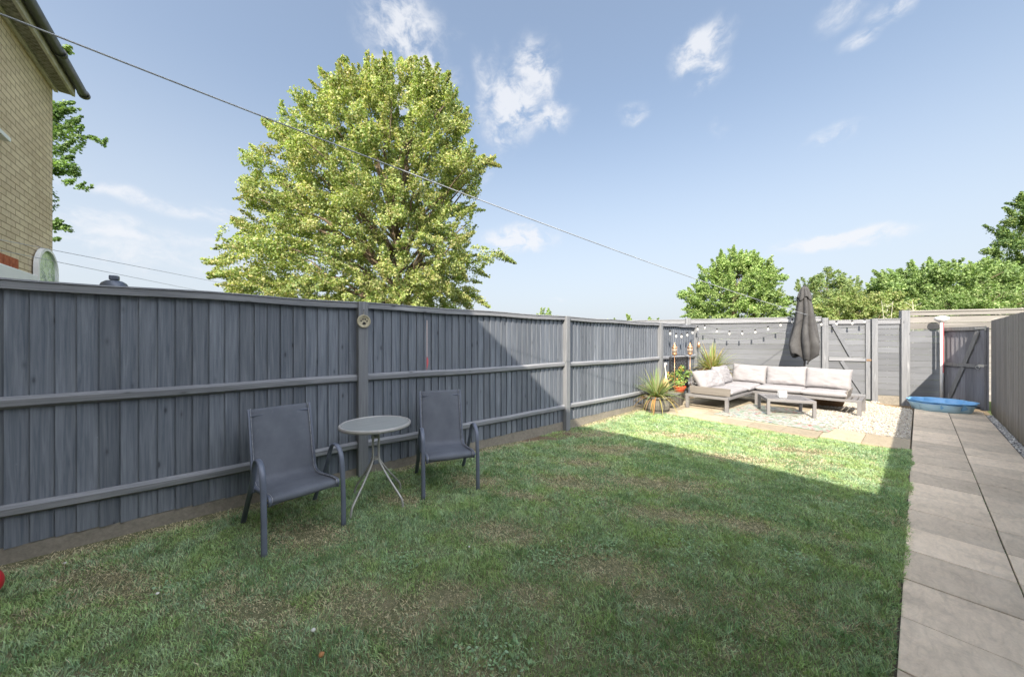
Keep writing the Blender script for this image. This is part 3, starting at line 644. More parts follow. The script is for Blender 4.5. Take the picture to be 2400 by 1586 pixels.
m = NM('leaf_print'); v = m.coord(); vo = m.n('ShaderNodeTexVoronoi', feature='DISTANCE_TO_EDGE'); vo.inputs['Scale'].default_value = 16; m.l(v, vo.inputs['Vector'])
c = m.ramp(m.noise(v, 7, 4, .6, .5), [(.36,(.10,.19,.09)),(.46,(.30,.44,.20)),(.6,(.50,.66,.34)),(.75,(.62,.72,.55))]); e_ = m.ramp(vo.outputs[0], [(.03,(1,1,1)),(.07,(0,0,0))])
c = m.mix(m.math('MULTIPLY', e_, .55), c, (.78,.84,.80)); m.col(c); m.set(.25, 0, .6)
b = MB(); b.add([(x, .02, z) for x, z in B_], [tuple(range(len(B_)))[::-1]]); b.build('panel', m.m, t)
# wisp of weed growing in the gutter is added with the foliage

# grey domed lamp behind the fence
t = thing('post_lamp', 'grey domed lamp with a square cap peeping over the left fence', 'lamp', (-4.70, -.775, 0))
M_gry = plain('grey_enamel', (.12,.14,.18), .4, .3, .1, 6)
b = MB(); b.lathe([(.02,1.78),(.08,1.80),(.095,1.90),(.090,1.94),(.078,1.97),(.052,1.99),(.03,1.995)], seg=28); b.build('dome', M_gry, t, True)
b = MB(); b.box(-.030,.030,-.030,.030,1.998,2.04); b.build('cap', M_gry, t, bevel=.008)
b = MB(); b.tube([(0,0,-.15),(0,0,1.78)], .02); b.build('pole', M_gry, t)

# ------------------------------------------------------------------ washing lines
def line(name, A, B_, sag, r, mat, label, cat='washing line', n=40, parent=None):
    A, B_ = Vector(A), Vector(B_); pts = [A.lerp(B_, k/n)-Vector((0,0,sag*4*(k/n)*(1-k/n))) for k in range(n+1)]
    b = MB(); b.tube(pts, r, seg=6); o = b.build(name, mat, parent, True)
    return tag(o, label, cat) if cat else o
m = NM('clothes_line'); v = m.coord(); m.col(m.ramp(m.noise(v, 3, 3), [(.4,(.30,.32,.35)),(.6,(.42,.44,.47))])); m.set(.6); M_line = m.m
line('washing_line', (-3.29,-1.88,3.33), (-1.55,11.50,1.99), .13, .0050, M_line, 'long grey washing line from the house to the far fence above the lawn')
M_twist = plain('thin_cord', (.45,.45,.47), .7)
line('washing_line', (-5.836,-1.875,2.471), (-10.24,.24,2.72), .0, .0035, M_twist, 'upper of two thin cords beyond the left fence')
line('washing_line', (-5.836,-1.875,2.373), (-10.88,-.53,2.63), .0, .0035, M_twist, 'lower of two thin cords beyond the left fence')

# ------------------------------------------------------------------ chairs
m = NM('mesh_sling'); v = m.map(m.coord(), (1,1,1)); wv_ = m.n('ShaderNodeTexChecker'); wv_.inputs['Scale'].default_value = 420; m.l(v, wv_.inputs[0]); wv_.inputs[1].default_value = (.15,.165,.20,1); wv_.inputs[2].default_value = (.08,.09,.115,1)
c = m.mix(.5, wv_.outputs[0], m.ramp(m.noise(v, 7, 5, .6), [(.3,(.085,.097,.12)),(.7,(.15,.165,.195))])); sc1 = m.ramp(m.noise(m.map(m.coord(), (3,9,3)), 6, 7, .75), [(.60,(0,0,0)),(.74,(1,1,1))]); c = m.mix(m.math('MULTIPLY', sc1, .30), c, (.36,.38,.42)); m.col(c); m.set(.7, 0, .35); m.bump(wv_.outputs[1], .25, .002); M_sling = m.m
M_cframe = plain('dark_powder_coat', (.13,.15,.20), .42, .1, .15, 8)
M_pipe = plain('worn_sling_edge', (.30,.31,.34), .8, 0, .4, 40)
def garden_chair(label):
    t = thing('garden_chair', label, 'chair', group='dark metal and mesh garden chairs on the lawn')
    prof = cr([(.33,0),(.322,.28),(.30,.50),(.262,.590),(.19,.628),(.105,.612),(.05,.545),(.0,.44),(-.10,.30),(-.24,.13),(-.335,0)], 6)
    for s in (-1, 1):
        b = MB(); b.tube([(p.x, s*.262, p.y) for p in prof], .019, .0085, seg=10, side=(0,1,0)); b.build('side_frame', M_cframe, t, True)
    sp = cr([(.305,.335),(.318,.365),(.295,.385),(.20,.380),(.02,.352),(-.12,.340),(-.185,.368),(-.215,.44),(-.262,.62),(-.315,.80),(-.352,.915)], 5)
    for s in (-1, 1):
        b = MB(); b.tube([(p.x, s*.226, p.y) for p in sp], .011, seg=8); b.build('sling_rail', M_cframe, t, True)
        b = MB(); b.tube([(p.x+.006, s*.213, p.y+.008) for p in sp[2:]], .0028, seg=5); b.build('piping', M_pipe, t, True)
    b = MB(); n = len(sp); cols = 11; vs = []
    for side_ in (0, 1):
        for i, p in enumerate(sp):
            q0, q1 = sp[max(i-1,0)], sp[min(i+1,n-1)]; tx, tz = q1.x-q0.x, q1.y-q0.y; ln_ = math.hypot(tx, tz) or 1; nx_, nz_ = -tz/ln_, tx/ln_
            if i < 2: nx_, nz_ = 1, 0
            for k in range(cols):
                u = -1+2*k/(cols-1); sag = .016*(1-u*u); off = (-sag+(.013 if abs(u) > .9 else .008)) - side_*.005
                vs.append((p.x+nx_*off*(-1 if i >= 2 and False else 1), u*.232, p.y+nz_*off))
    N = n*cols
    fs = [(i*cols+k, i*cols+k+1, (i+1)*cols+k+1, (i+1)*cols+k) for i in range(n-1) for k in range(cols-1)]
    fs += [(N+(i+1)*cols+k, N+(i+1)*cols+k+1, N+i*cols+k+1, N+i*cols+k) for i in range(n-1) for k in range(cols-1)]
    fs += [((n-1)*cols+k, (n-1)*cols+k+1, N+(n-1)*cols+k+1, N+(n-1)*cols+k) for k in range(cols-1)]
    fs += [(i*cols+e, (i+1)*cols+e, N+(i+1)*cols+e, N+i*cols+e) for i in range(n-1) for e in (0, cols-1)]
    b.add(vs, fs, .5); b.build('sling', M_sling, t, True)
    for (x, z) in ((.27,.350), (-.08,.325), (-.335,.86)):
        b = MB(); b.tube([(x,-.252 if z < .5 else -.22,z),(x,.252 if z < .5 else .22,z)], .010, seg=8); b.build('crossbar', M_cframe, t, True)
    return t
c1 = garden_chair('dark mesh garden chair nearest the camera, left of the round table')
c1.location = (-3.235, .415, -.035); c1.rotation_euler = (0, 0, R(8))
c2 = copy_tree(c1); c2.location = (-3.19, 1.765, -.035); c2.rotation_euler = (0, 0, R(-19))
c2['label'] = 'dark mesh garden chair on the far side, right of the round table'

# bistro table
t = thing('bistro_table', 'small round grey glass topped table between the two chairs', 'table', (-3.205, 1.055, -.03), R(0))
M_tf = plain('taupe_metal', (.42,.41,.40), .4, .2, .12, 10)
m = NM('ribbed_glass'); v = m.coord(); n_ = m.noise(m.map(v, (60,3,1)), 2, 3); m.col(m.ramp(n_, [(.3,(.30,.32,.32)),(.7,(.38,.40,.39))])); m.set(.22, 0, .6); m.bump(n_, .15, .003); M_tg = m.m
b = MB(); b.lathe([(.005,.716),(.287,.716),(.289,.722),(.285,.7245),(.005,.7245)], seg=64); b.build('table_top', M_tg, t)
b = MB(); ring = [(.288,.698),(.304,.698),(.309,.706),(.309,.722),(.303,.729),(.291,.729),(.288,.7235)]; n_ = len(ring); sg = 64
b.add([(q*math.cos(2*math.pi*k/sg), q*math.sin(2*math.pi*k/sg), z) for q, z in ring for k in range(sg)], [(i*sg+k, i*sg+(k+1)%sg, ((i+1)%n_)*sg+(k+1)%sg, ((i+1)%n_)*sg+k) for i in range(n_) for k in range(sg)])
b.build('rim', M_tf, t, True)
lp = cr([(.16,.703),(.07,.69),(.040,.64),(.036,.52),(.036,.42),(.052,.365),(.15,.235),(.255,.115),(.292,.062),(.302,0)], 6)
for k, a in enumerate((-58, 30, 112, 200)):
    ca, sa = math.cos(R(a)), math.sin(R(a)); b = MB(); b.tube([(p.x*ca, p.x*sa, p.y) for p in lp], .0095, seg=8); b.build('leg', M_tf, t, True)
for z in (.60, .405):
    b = MB(); b.lathe([(.020,z-.008),(.038,z-.008),(.038,z+.008),(.020,z+.008)], seg=20); b.build('collar', M_tf, t)

# ------------------------------------------------------------------ soft cushions
def pillow(name, w, h, th, mat, parent, loc, rot, seed=0, wr=.012, n=30, sub=0, puff=2.2):
    r_ = np.random.default_rng(seed); u = np.linspace(-1, 1, n); U, V_ = np.meshgrid(u, u)
    e = np.clip((1-np.abs(U)**4.5)*(1-np.abs(V_)**4.5), 0, 1)**(1/puff)
    wn_ = (fbm((U+2)*1.5, (V_+2)*1.5, 2.3, seed)-.5)*wr*2+(fbm((U*.3+V_)*2+3, (V_*.2+U)+2, 2.6, seed+9)-.5)*wr*1.3
    wn_ = wn_+wr*.35*np.sin(V_*13+3*np.sin(U*3+seed))*np.abs(U)**6+wr*.35*np.sin(U*17+2*np.sin(V_*3+seed))*np.abs(V_)**6+(fbm(U+5, V_+5, 5, seed+3)-.5)*wr*.7
    pinch = 1-.045*(1-U**2)*(np.abs(V_)**3); pinch2 = 1-.035*(1-V_**2)*(np.abs(U)**3)
    Xp = U*w/2*pinch2; Zp = V_*h/2*pinch
    top = np.stack([Xp, Zp, th/2*e+wn_*e], -1).reshape(-1,3); bot = np.stack([Xp, Zp, -th/2*e], -1).reshape(-1,3)
    I = np.arange(n*n).reshape(n, n); f1 = np.stack([I[:-1,:-1], I[:-1,1:], I[1:,1:], I[1:,:-1]], -1).reshape(-1,4); f2 = f1[:,::-1]+n*n
    # side strip
    rim = np.concatenate([I[0,:-1], I[:-1,-1], I[-1,:0:-1], I[:0:-1,0]]); rim2 = np.roll(rim, -1)
    off = np.zeros((n*n,3)); sd = np.stack([rim2, rim, rim+n*n, rim2+n*n], -1)
    bot[rim,2] -= .012; top[rim,2] += .012
    o = fmesh(name, np.concatenate([top, bot]), np.concatenate([f1, f2, sd]), mat, None, parent, smooth=True)
    o.location = loc; o.rotation_euler = rot
    if sub: mm_ = o.modifiers.new('sub', 'SUBSURF'); mm_.levels = mm_.render_levels = sub
    return o
m = NM('pale_cushion_fabric'); v = m.coord(); n_ = m.noise(v, 5, 5, .6); f_ = m.noise(m.map(v, (300,300,300)), 1, 2)
m.col(m.mix(.25, m.ramp(n_, [(.3,(.28,.272,.285)),(.7,(.31,.303,.315))]), m.ramp(f_, [(.3,(.7,.7,.7)),(.7,(1,1,1))]), 'MULTIPLY')); m.bump(m.math('ADD', m.math('MULTIPLY', n_, 1.0), m.math('MULTIPLY', f_, .1)), .15, .01); m.set(.95, 0, .2); M_cush = m.m
M_alu = plain('grey_aluminium', (.21,.205,.21), .5, .15, .08, 8)
M_panel = wood('slatted_brown_panel', (.17,.155,.14), (.27,.25,.23), 'X', .2, .1, knots=False)
t = thing('corner_sofa', 'low L shaped garden sofa with grey metal frame and pale cushions', 'sofa', (-3.26, 7.66, 0))
zt = .305; SX, SY, AW, LY = 2.56, 2.40, .82, 1.60
b = MB(); q = .06
for (x0,x1,y0,y1) in ((0,AW,0,q),(0,q,q,SY-q),(AW-q,AW,q,LY+.0),(AW,SX,LY,LY+q),(SX-q,SX,LY+q,SY-q),(0,SX,SY-q,SY),(q,AW-q,.66,.70),(1.7,1.74,LY+q,SY-q),(AW,AW+.04,LY+q,SY-q)): b.box(x0,x1,y0,y1,zt-.052,zt)
b.build('frame', M_alu, t, bevel=.003)
for (x,y) in ((0,0),(AW-q,0),(0,SY-q),(AW-q+.09,LY),(SX-q,LY),(SX-q,SY-q),(1.2,SY-q)):
    b = MB(); b.box(x,x+q,y,y+q,0,zt-.053); b.build('leg', M_alu, t, bevel=.003)
b = MB()
for k in range(16): b.box(q+.002, AW-q-.002, .25+k*.085, .31+k*.085, zt-.036, zt-.010)
for k in range(27): b.box(.2+k*.085, .26+k*.085, LY+q+.002, SY-q-.002, zt-.037, zt-.011)
b.build('slatted_deck', M_alu, t)
# sloping end panels with small trays outside them
b = MB(); b.hexa([(.03,.16,zt+.003),(.03,.13,zt+.165),(.03,.185,zt+.003),(.03,.155,zt+.165),(AW-.02,.16,zt+.003),(AW-.0,.13,zt+.165),(AW-.02,.185,zt+.003),(AW-.0,.155,zt+.165)], .5); b.build('end_panel', M_panel, t, bevel=.003)
b = MB(); b.hexa([(SX-.235,LY+.04,zt+.003),(SX-.205,LY+.03,zt+.165),(SX-.235,SY-.05,zt+.003),(SX-.205,SY-.05,zt+.165),(SX-.21,LY+.04,zt+.003),(SX-.18,LY+.03,zt+.165),(SX-.21,SY-.05,zt+.003),(SX-.18,SY-.05,zt+.165)], .5); b.build('end_panel', M_panel, t, bevel=.003)
b = MB()
for z in (.42, .52, .62): b.box(.30, 2.28, SY-.05, SY-.025, z, z+.045); b.box(.0+.02, .045, .30, SY-.06, z, z+.045)
for x in (.3, 1.2, 2.25): b.box(x, x+.03, SY-.022, SY, zt, .68)
for y in (.3, 1.2): b.box(0, .018, y, y+.03, zt, .68)
b.build('backrest', M_alu, t)
# seat cushions
for i, (cx_, cy_, w_, d_) in enumerate(((.42, .72, .80, 1.05), (.43, 1.80, .84, 1.16), (1.27, 1.98, .83, .80), (2.00, 1.98, .71, .80))):
    pillow('seat_cushion', w_, d_, .135, M_cush, t, (cx_+.01, cy_, zt+.068), (0, 0, 0), 30+i, .010, puff=4.5)
# back cushions: long side then short side
for i, (cx_, w_, tl, rr_) in enumerate(((.585, .72, 14, 2), (1.305, .74, 16, -2), (2.015, .74, 18, 1))):
    pillow('back_cushion', w_, .45, .22, M_cush, t, (cx_, 2.17, zt+.335), (R(90-tl), R(rr_), 0), 50+i, .016)
for i, (cy_, w_, tl, rz_, zz) in enumerate(((.66, .86, 32, -10, .27), (1.46, .84, 20, 2, .32))):
    pillow('back_cushion', w_, .45, .24, M_cush, t, (.22, cy_, zt+zz), (R(90-tl), 0, R(90+rz_)), 60+i, .022)

# low table
t = thing('coffee_table', 'low square grey slatted metal table on the rug', 'table', (-1.715, 8.54, .012), R(26))
b = MB(); hs = .375; zt2 = .315
for (x0,x1,y0,y1) in ((-hs,hs,-hs,-hs+.05),(-hs,hs,hs-.05,hs),(-hs,-hs+.05,-hs+.05,hs-.05),(hs-.05,hs,-hs+.05,hs-.05)): b.box(x0,x1,y0,y1,zt2-.05,zt2)
b.build('frame', M_alu, t, bevel=.003)
b = MB()
for k in range(14):
    x = -hs+.056+k*.0475; b.box(x, x+.034, -hs+.051, hs-.051, zt2-.014, zt2-.002)
b.build('table_top', M_alu, t)
for sx_ in (-hs, hs-.05):
    for sy_ in (-hs, hs-.05): b = MB(); b.box(sx_, sx_+.05, sy_, sy_+.05, 0, zt2-.051); b.build('leg', M_alu, t, bevel=.003)
b = MB(); b.box(-.065,.065,-.05,.05,0,.125); o = b.build('storage_box', M_wht, bevel=.012); o.location = (-1.74, 8.45, .012+.3155); o.rotation_euler = (0,0,R(35)); tag(o, 'small plain white box standing on the low grey table', 'box')

# rug
m = NM('patterned_rug'); v = m.coord(); wp = m.noise(v, 3, 3); 
vo = m.n('ShaderNodeTexVoronoi'); vo.inputs['Scale'].default_value = 8.5; vo.inputs['Randomness'].default_value = 1; m.l(m.map(v, (1.0,1.9,1), (0,0,.5)), vo.inputs['Vector'])
hue = m.n('ShaderNodeSeparateColor'); m.l(vo.outputs['Color'], hue.inputs[0])
pal = m.ramp(hue.outputs[0], [(0,(.20,.29,.21)),(.14,(.39,.39,.36)),(.34,(.09,.20,.10)),(.46,(.30,.36,.28)),(.60,(.42,.04,.05)),(.70,(.40,.39,.37)),(.80,(.42,.11,.12)),(.86,(.05,.12,.28)),(.91,(.14,.25,.16)),(.96,(.36,.36,.34))], 'CONSTANT')
vo2 = m.n('ShaderNodeTexVoronoi'); vo2.inputs['Scale'].default_value = 26; m.l(m.map(v, (1,2.4,1), (0,0,-.7)), vo2.inputs['Vector'])
h2 = m.n('ShaderNodeSeparateColor'); m.l(vo2.outputs['Color'], h2.inputs[0]); p2 = m.ramp(h2.outputs[1], [(0,(.36,.37,.34)),(.42,(.16,.23,.15)),(.62,(.40,.40,.38)),(.86,(.30,.07,.07)),(.93,(.36,.36,.34))], 'CONSTANT')
dd = m.ramp(vo.outputs['Distance'], [(.28,(1,1,1)),(.42,(0,0,0))]); m.col(m.mix(dd, p2, pal)); m.set(.95, 0, .1); m.bump(m.noise(v, 150, 2), .3, .003)
b = MB(); b.box(-.85,.85,-.90,.90,.004,.011); o = b.build('rug', m.m, bevel=.003); o.location = (-1.70, 8.22, .0); o.rotation_euler = (0,0,R(-4)); tag(o, 'colourful leaf patterned outdoor rug under the low table', 'rug')

# wooden planter box lying behind the sofa
t = thing('wooden_planter', 'brown wooden tub partly hidden beneath the right end of the sofa', 'planter', (-1.30, 10.32, -.01), R(22))
b = MB(); b.hexa([(-.19,-.14,0),(-.27,-.2,.27),(-.19,.14,0),(-.27,.2,.27),(.19,-.14,0),(.27,-.2,.27),(.19,.14,0),(.27,.2,.27)]); b.build('tub', wood('oiled_wood', (.17,.10,.055), (.32,.21,.12), 'Z', .1, .2), t, bevel=.008)
b = MB(); b.box(-.285,.285,-.215,-.19,.272,.30); b.box(-.285,.285,.19,.215,.272,.30); b.box(-.285,-.25,-.189,.189,.272,.30); b.box(.25,.285,-.189,.189,.272,.30); b.build('rim', M_bare, t)
# plank edging between gravel and soil
b = MB(); b.box(-.24,.24,-.018,.018,-.02,.03); o = b.build('timber_edging', M_bare, bevel=.004); o.location = (-.45, 11.26, 0); o.rotation_euler = (0,0,R(-46)); tag(o, 'short pale timber edging board at the far end of the gravel', 'board')

# ------------------------------------------------------------------ parasol
t = thing('parasol', 'tall closed dark grey garden parasol behind the sofa', 'parasol', (-1.76, 10.62, 0))
m = NM('parasol_canvas'); v = m.coord(); n_ = m.noise(v, 4, 5); m.col(m.ramp(n_, [(.3,(.055,.055,.058)),(.7,(.09,.09,.092))])); m.bump(m.noise(v, 14, 5, .6), .5, .02); m.set(.85, 0, .2); M_canv = m.m
def canopy(b, prof, hem, folds=8, dep=.42, seg=96, ph=0., n=34, ztop=None):
    zt_, top = prof[0][1], prof[0][1]; vs = []
    for i in range(n+1):
        s = i/n
        for k in range(seg):
            w = 2*math.pi*k/seg; zb = hem(w); z = top+(zb-top)*s
            # radius by height
            rr = np.interp(-z, [-p[1] for p in prof], [p[0] for p in prof])
            f = abs(math.sin(folds*(w+ph+.10*math.sin(z*5)+.12*math.sin(w*2+1))/2))**.75
            f2 = 1-dep*min(1, s*2.2+.3)*(1-f)+.06*math.sin(w*3+z*7)*s
            vs.append((rr*f2*math.cos(w), rr*f2*math.sin(w), z))
    fs = [(i*seg+k, i*seg+(k+1)%seg, (i+1)*seg+(k+1)%seg, (i+1)*seg+k) for i in range(n) for k in range(seg)]
    b.add(vs, fs, .5)
# direction toward the camera is roughly azimuth -80 degrees; hem drops lowest in the middle
ca_ = math.atan2(-10.6, 1.76); rt = ca_+R(90)
def hem(w):
    d = math.cos(w-rt); f = math.cos(w-ca_)
    return 1.08+.30*max(0, d)**1.3-.02*d+.05*math.sin(w*5)-.34*math.exp(-((((w-ca_-R(35)+math.pi)%(2*math.pi))-math.pi)/.5)**2)+.03*math.sin(w*9)
b = MB(); canopy(b, [(.035,2.70),(.10,2.55),(.16,2.25),(.20,1.9),(.26,1.6),(.31,1.35),(.29,1.12),(.15,.85),(.05,.70)], hem, folds=7, dep=.62); o = b.build('canopy', M_canv, t, True)
so = o.modifiers.new('solid', 'SOLIDIFY'); so.thickness = .003
b = MB(); canopy(b, [(.03,2.745),(.075,2.70),(.13,2.52),(.16,2.42)], lambda w: 2.44+.05*math.sin(w*4), dep=.35, n=8); o = b.build('vent_flap', M_canv, t, True); so = o.modifiers.new('solid', 'SOLIDIFY'); so.thickness = .003
b = MB(); b.lathe([(.01,2.74),(.035,2.74),(.03,2.765),(.012,2.78)], seg=16); b.build('finial', M_blk, t, True)
b = MB(); b.tube([(0,0,.02),(0,0,2.7)], .021, seg=12); b.build('pole', M_alu, t, True)
b = MB(); b.lathe([(.02,0),(.24,0),(.24,.04),(.18,.06),(.03,.08),(.03,.3),(.024,.3)], seg=32); b.build('base', M_blk, t, True)

# ------------------------------------------------------------------ festoon lights
t = thing('string_lights', 'black cable of clear festoon bulbs strung along the left and back fences', 'lights')
BL = [(-3.72,7.921,1.617),(-3.72,8.232,1.558),(-3.72,8.52,1.55),(-3.72,8.842,1.59),(-3.72,9.148,1.655),(-3.72,9.453,1.751),
      (-3.71,9.90,1.796),(-3.46,10.04,1.699),(-3.21,10.18,1.639),(-2.96,10.32,1.637),(-2.71,10.46,1.668),(-2.47,10.59,1.743),(-2.24,10.71,1.839),(-2.03,10.83,1.92),
      (-1.55,11.27,1.851),(-1.29,11.41,1.86),(-1.03,11.55,1.868),(-.83,11.66,1.902)]
hooks = {6: (-3.79,9.66,1.84)}
cab = [(-3.74,7.70,1.78)]+[(x,y,z+.075) for x,y,z in BL[:6]]+[(-3.79,9.62,1.86)]+[(x,y,z+.075) for x,y,z in BL[6:]]+[(-.70,11.9,1.97)]
b = MB(); b.tube(cr(cab, 5), .0022, seg=5); b.build('cable', M_blk, t, True)
M_bulb = NM('bulb_glass'); M_bulb.col((.86,.86,.84)); M_bulb.set(.12, 0, .6); M_bulb.b.inputs['Transmission Weight'].default_value = .35; M_bulb = M_bulb.m
for p in BL:
    b = MB(); b.lathe([(.006,.03),(.017,.03),(.018,.07),(.010,.078)], p, 12); s = b.build('socket', M_blk, t, True)
    b = MB(); b.lathe([(.004,-.045),(.016,-.036),(.023,-.014),(.021,.008),(.013,.029)], p, 14); b.build('bulb', M_bulb, s, True)

# ------------------------------------------------------------------ plants in the corner
def strappy(name, label, cat, loc, n, L0, L1, w, pal, spread=1.0, base=.0, br=None, leafname='foliage', parent=None, seed=1, group=None):
    r_ = random.Random(seed); t = parent or thing(name, label, cat, loc, group=group)
    Vs = []; Fs = []; Cs = []
    for k in range(n):
        a = r_.uniform(0, 2*math.pi); u = r_.random(); elv = R(88)-u**.8*R(75)*spread; ln = r_.uniform(L0, L1); dry = (u > .82 and r_.random() < .6)
        droop = (.25+1.0*u)*r_.uniform(.6, 1.2)*(1.8 if dry else 1); c = r_.choice(pal) if not dry else (.46,.31,.12); c = [q*r_.uniform(.8, 1.2) for q in c]
        d = Vector((math.cos(a)*math.cos(elv), math.sin(a)*math.cos(elv), math.sin(elv))); p = Vector((math.cos(a)*.02, math.sin(a)*.02, base)); sd = Vector((-math.sin(a), math.cos(a), 0)); b0 = len(Vs); N = 7
        for i in range(N+1):
            s = i/N; ww = w*(.55+.45*math.sin(min(1, s*2.2)*math.pi/2))*(1-s**2.2)+.0008; up = sd.cross(d).normalized()
            Vs += [p-sd*ww, p+up*ww*-.25, p+sd*ww]; Cs += [c, [q*.8 for q in c], c]
            p = p+d*ln/N; d = (d+Vector((0,0,-1))*droop/N*1.15).normalized()
        for i in range(N):
            for j in (0, 1): Fs.append((b0+i*3+j, b0+i*3+j+1, b0+i*3+3+j+1, b0+i*3+3+j))
    fmesh(leafname, np.array([tuple(v) for v in Vs]), np.array(Fs), M_leaf, np.array(Cs), t); return t
YP = [(.30,.37,.15),(.36,.42,.20),(.24,.31,.13),(.44,.46,.26)]
# half barrel planter with spiky plant
M_brl = wood('barrel_stave', (.10,.095,.085), (.20,.19,.17), 'Z', .2, .3)
t = thing('barrel_planter', 'dark wooden barrel planter at the corner where lawn meets patio', 'planter', (-3.50, 6.86, -.02))
b = MB()
for k in range(14):
    a0, a1 = 2*math.pi*k/14+.012, 2*math.pi*(k+1)/14-.012; vs = []
    for a in (a0, a1):
        for (r0, z) in ((.225,0),(.262,.16),(.245,.325)): vs += [(r0*math.cos(a), r0*math.sin(a), z), ((r0-.02)*math.cos(a), (r0-.02)*math.sin(a), z)]
    b.add(vs, [(0,6,8,2),(2,8,10,4),(1,3,9,7),(3,5,11,9),(4,10,11,5),(0,2,3,1),(2,4,5,3),(6,7,9,8),(8,9,11,10)])
b.build('staves', M_brl, t)
b = MB()
for z, r0 in ((.05,.238),(.27,.252)): b.lathe([(r0-.004,z),(r0+.004,z),(r0+.004,z+.025),(r0-.004,z+.025)], seg=28)
b.build('hoop', plain('dark_iron', (.06,.055,.05), .7, .5), t)
b = MB(); b.lathe([(.01,.28),(.23,.28),(.23,.285),(.01,.29)], seg=20); b.build('compost', M_soil, t)
strappy('spiky_plant', 'spiky green and straw coloured plant growing in the barrel planter', 'plant', (-3.50, 6.86, .26), 190, .42, .74, .011, YP, .95, seed=3)
strappy('spiky_plant', 'spiky yellow green plant standing in the corner behind the sofa cushions', 'plant', (-3.54, 9.93, .66), 230, .45, .85, .013, [(.40,.42,.16),(.46,.46,.20),(.30,.36,.12),(.5,.44,.2)], 1.05, seed=5)
t = thing('plant_pot', 'dark pot in the corner behind the sofa holding the yellow green plant', 'pot', (-3.54, 9.93, -.02))
b = MB(); b.lathe([(.02,0),(.15,0),(.20,.60),(.22,.62),(.22,.67),(.19,.67),(.18,.62),(.02,.62)], seg=28); b.build('pot_body', plain('dark_glaze', (.10,.075,.06), .4), t, True)
b = MB(); b.lathe([(.01,.625),(.18,.625),(.01,.64)], seg=20); b.build('compost', M_soil, t)
# wooden crate
t = thing('wooden_crate', 'grey wooden crate beside the barrel with a red pot on top', 'crate', (-3.585, 7.62, 0), R(8))
b = MB()
for k in range(5):
    y0 = -.28+k*.112; b.box(.175, .195, y0+.003, y0+.109, 0, .27); b.box(-.195, -.175, y0+.003, y0+.109, 0, .27)
for k in range(3):
    x0 = -.172+k*.115; b.box(x0+.002, x0+.112, -.28, -.26, 0, .27); b.box(x0+.002, x0+.112, .26, .28, 0, .27)
b.build('side_board', M_brl, t)
b = MB(); [b.box(-.21+k*.106, -.108+k*.106, -.295, .295, .273, .295) for k in range(4)]; b.build('lid', M_gateR, t, bevel=.003)
# red pot with leafy plant
t = thing('plant_pot', 'orange red plastic pot on the wooden crate', 'pot', (-3.45, 7.80, .296))
b = MB(); b.lathe([(.01,0),(.085,0),(.125,.10),(.135,.115),(.135,.135),(.12,.135),(.11,.105),(.01,.105)], seg=32); b.build('pot_body', plain('orange_plastic', (.72,.10,.035), .4, 0, .08), t, True)
b = MB(); b.lathe([(.01,.107),(.112,.107),(.01,.115)], seg=20); b.build('compost', M_soil, t)

def leaves(centers, rad, n, size, pal, flat=.75, seed=0, asp=1.5, up=.5, shell=.35, idx=None, spray=0):
    """n leaf faces spread through ellipsoids at centers: returns V,F,C"""
    r_ = np.random.default_rng(seed); k = r_.integers(0, len(centers), n) if idx is None else idx; C0 = np.asarray(centers)[k]; rd = np.asarray(rad)[k][:,None]
    d = r_.normal(size=(n,3)); d /= np.linalg.norm(d, axis=1, keepdims=True); q = r_.random((n,1))**shell
    P = C0+d*q*rd*np.array([1,1,flat])
    if spray > 0:
        cs = np.asarray(centers, float); ax_ = cs-np.array([0,0,cs[:,2].min()+.3*(np.ptp(cs[:,2]))]); ax_ /= np.linalg.norm(ax_, axis=1, keepdims=True)+1e-6
        ax_ = ax_+r_.normal(size=ax_.shape)*.45; ax_[:,2] += .15; ax_ /= np.linalg.norm(ax_, axis=1, keepdims=True); on = (r_.random(len(cs)) < .75)[k][:,None]
        uu = r_.uniform(-1, 1, (n,1)); wv_s = rd*.62*(1-.45*(uu+1)*.9)
        P = np.where(on, C0+ax_[k]*uu*rd*spray+r_.normal(size=(n,3))*wv_s*.55*np.array([1,1,.75]), P)
    nrm = d*.6+np.array([0,0,up])+r_.normal(size=(n,3))*.6; nrm /= np.linalg.norm(nrm, axis=1, keepdims=True)
    a = np.cross(nrm, r_.normal(size=(n,3))); a /= np.linalg.norm(a, axis=1, keepdims=True); b_ = np.cross(nrm, a)
    s = size*r_.uniform(.6, 1.25, (n,1)); A_ = a*s*asp/2; B2 = b_*s/2; dr = nrm*s*.22
    V = np.stack([P-A_-dr, P-A_*.15+B2, P+A_-dr, P-A_*.15-B2, P+dr*.3], 1)
    I = np.arange(n)[:,None]*5; F = np.concatenate([I+np.array([0,3,4]), I+np.array([3,2,4]), I+np.array([2,1,4]), I+np.array([1,0,4])])
    pal = np.asarray(pal); clump = r_.uniform(.82, 1.18, (len(centers),1))[k]; hue_ = r_.integers(0, len(pal), len(centers))[k]
    ci = np.where(r_.random(n) < .3, hue_, r_.integers(0, len(pal), n)); C_ = pal[ci]*clump*r_.uniform(.75, 1.25, (n,1))
    return V.reshape(-1,3), F, np.repeat(np.clip(C_, 0, .85), 5, 0)
V, F, C_ = leaves([(0,0,.10),(.07,.05,.18),(-.09,.02,.2),(.02,-.08,.08),(-.02,.03,.32),(.14,.12,.3),(-.2,-.08,.22),(.05,0,.42)], [.13,.12,.12,.12,.1,.1,.1,.07], 380, .042, [(.20,.34,.08),(.30,.42,.12),(.14,.26,.06),(.24,.36,.1),(.34,.38,.12),(.16,.28,.08),(.5,.26,.08)], 1, 4)
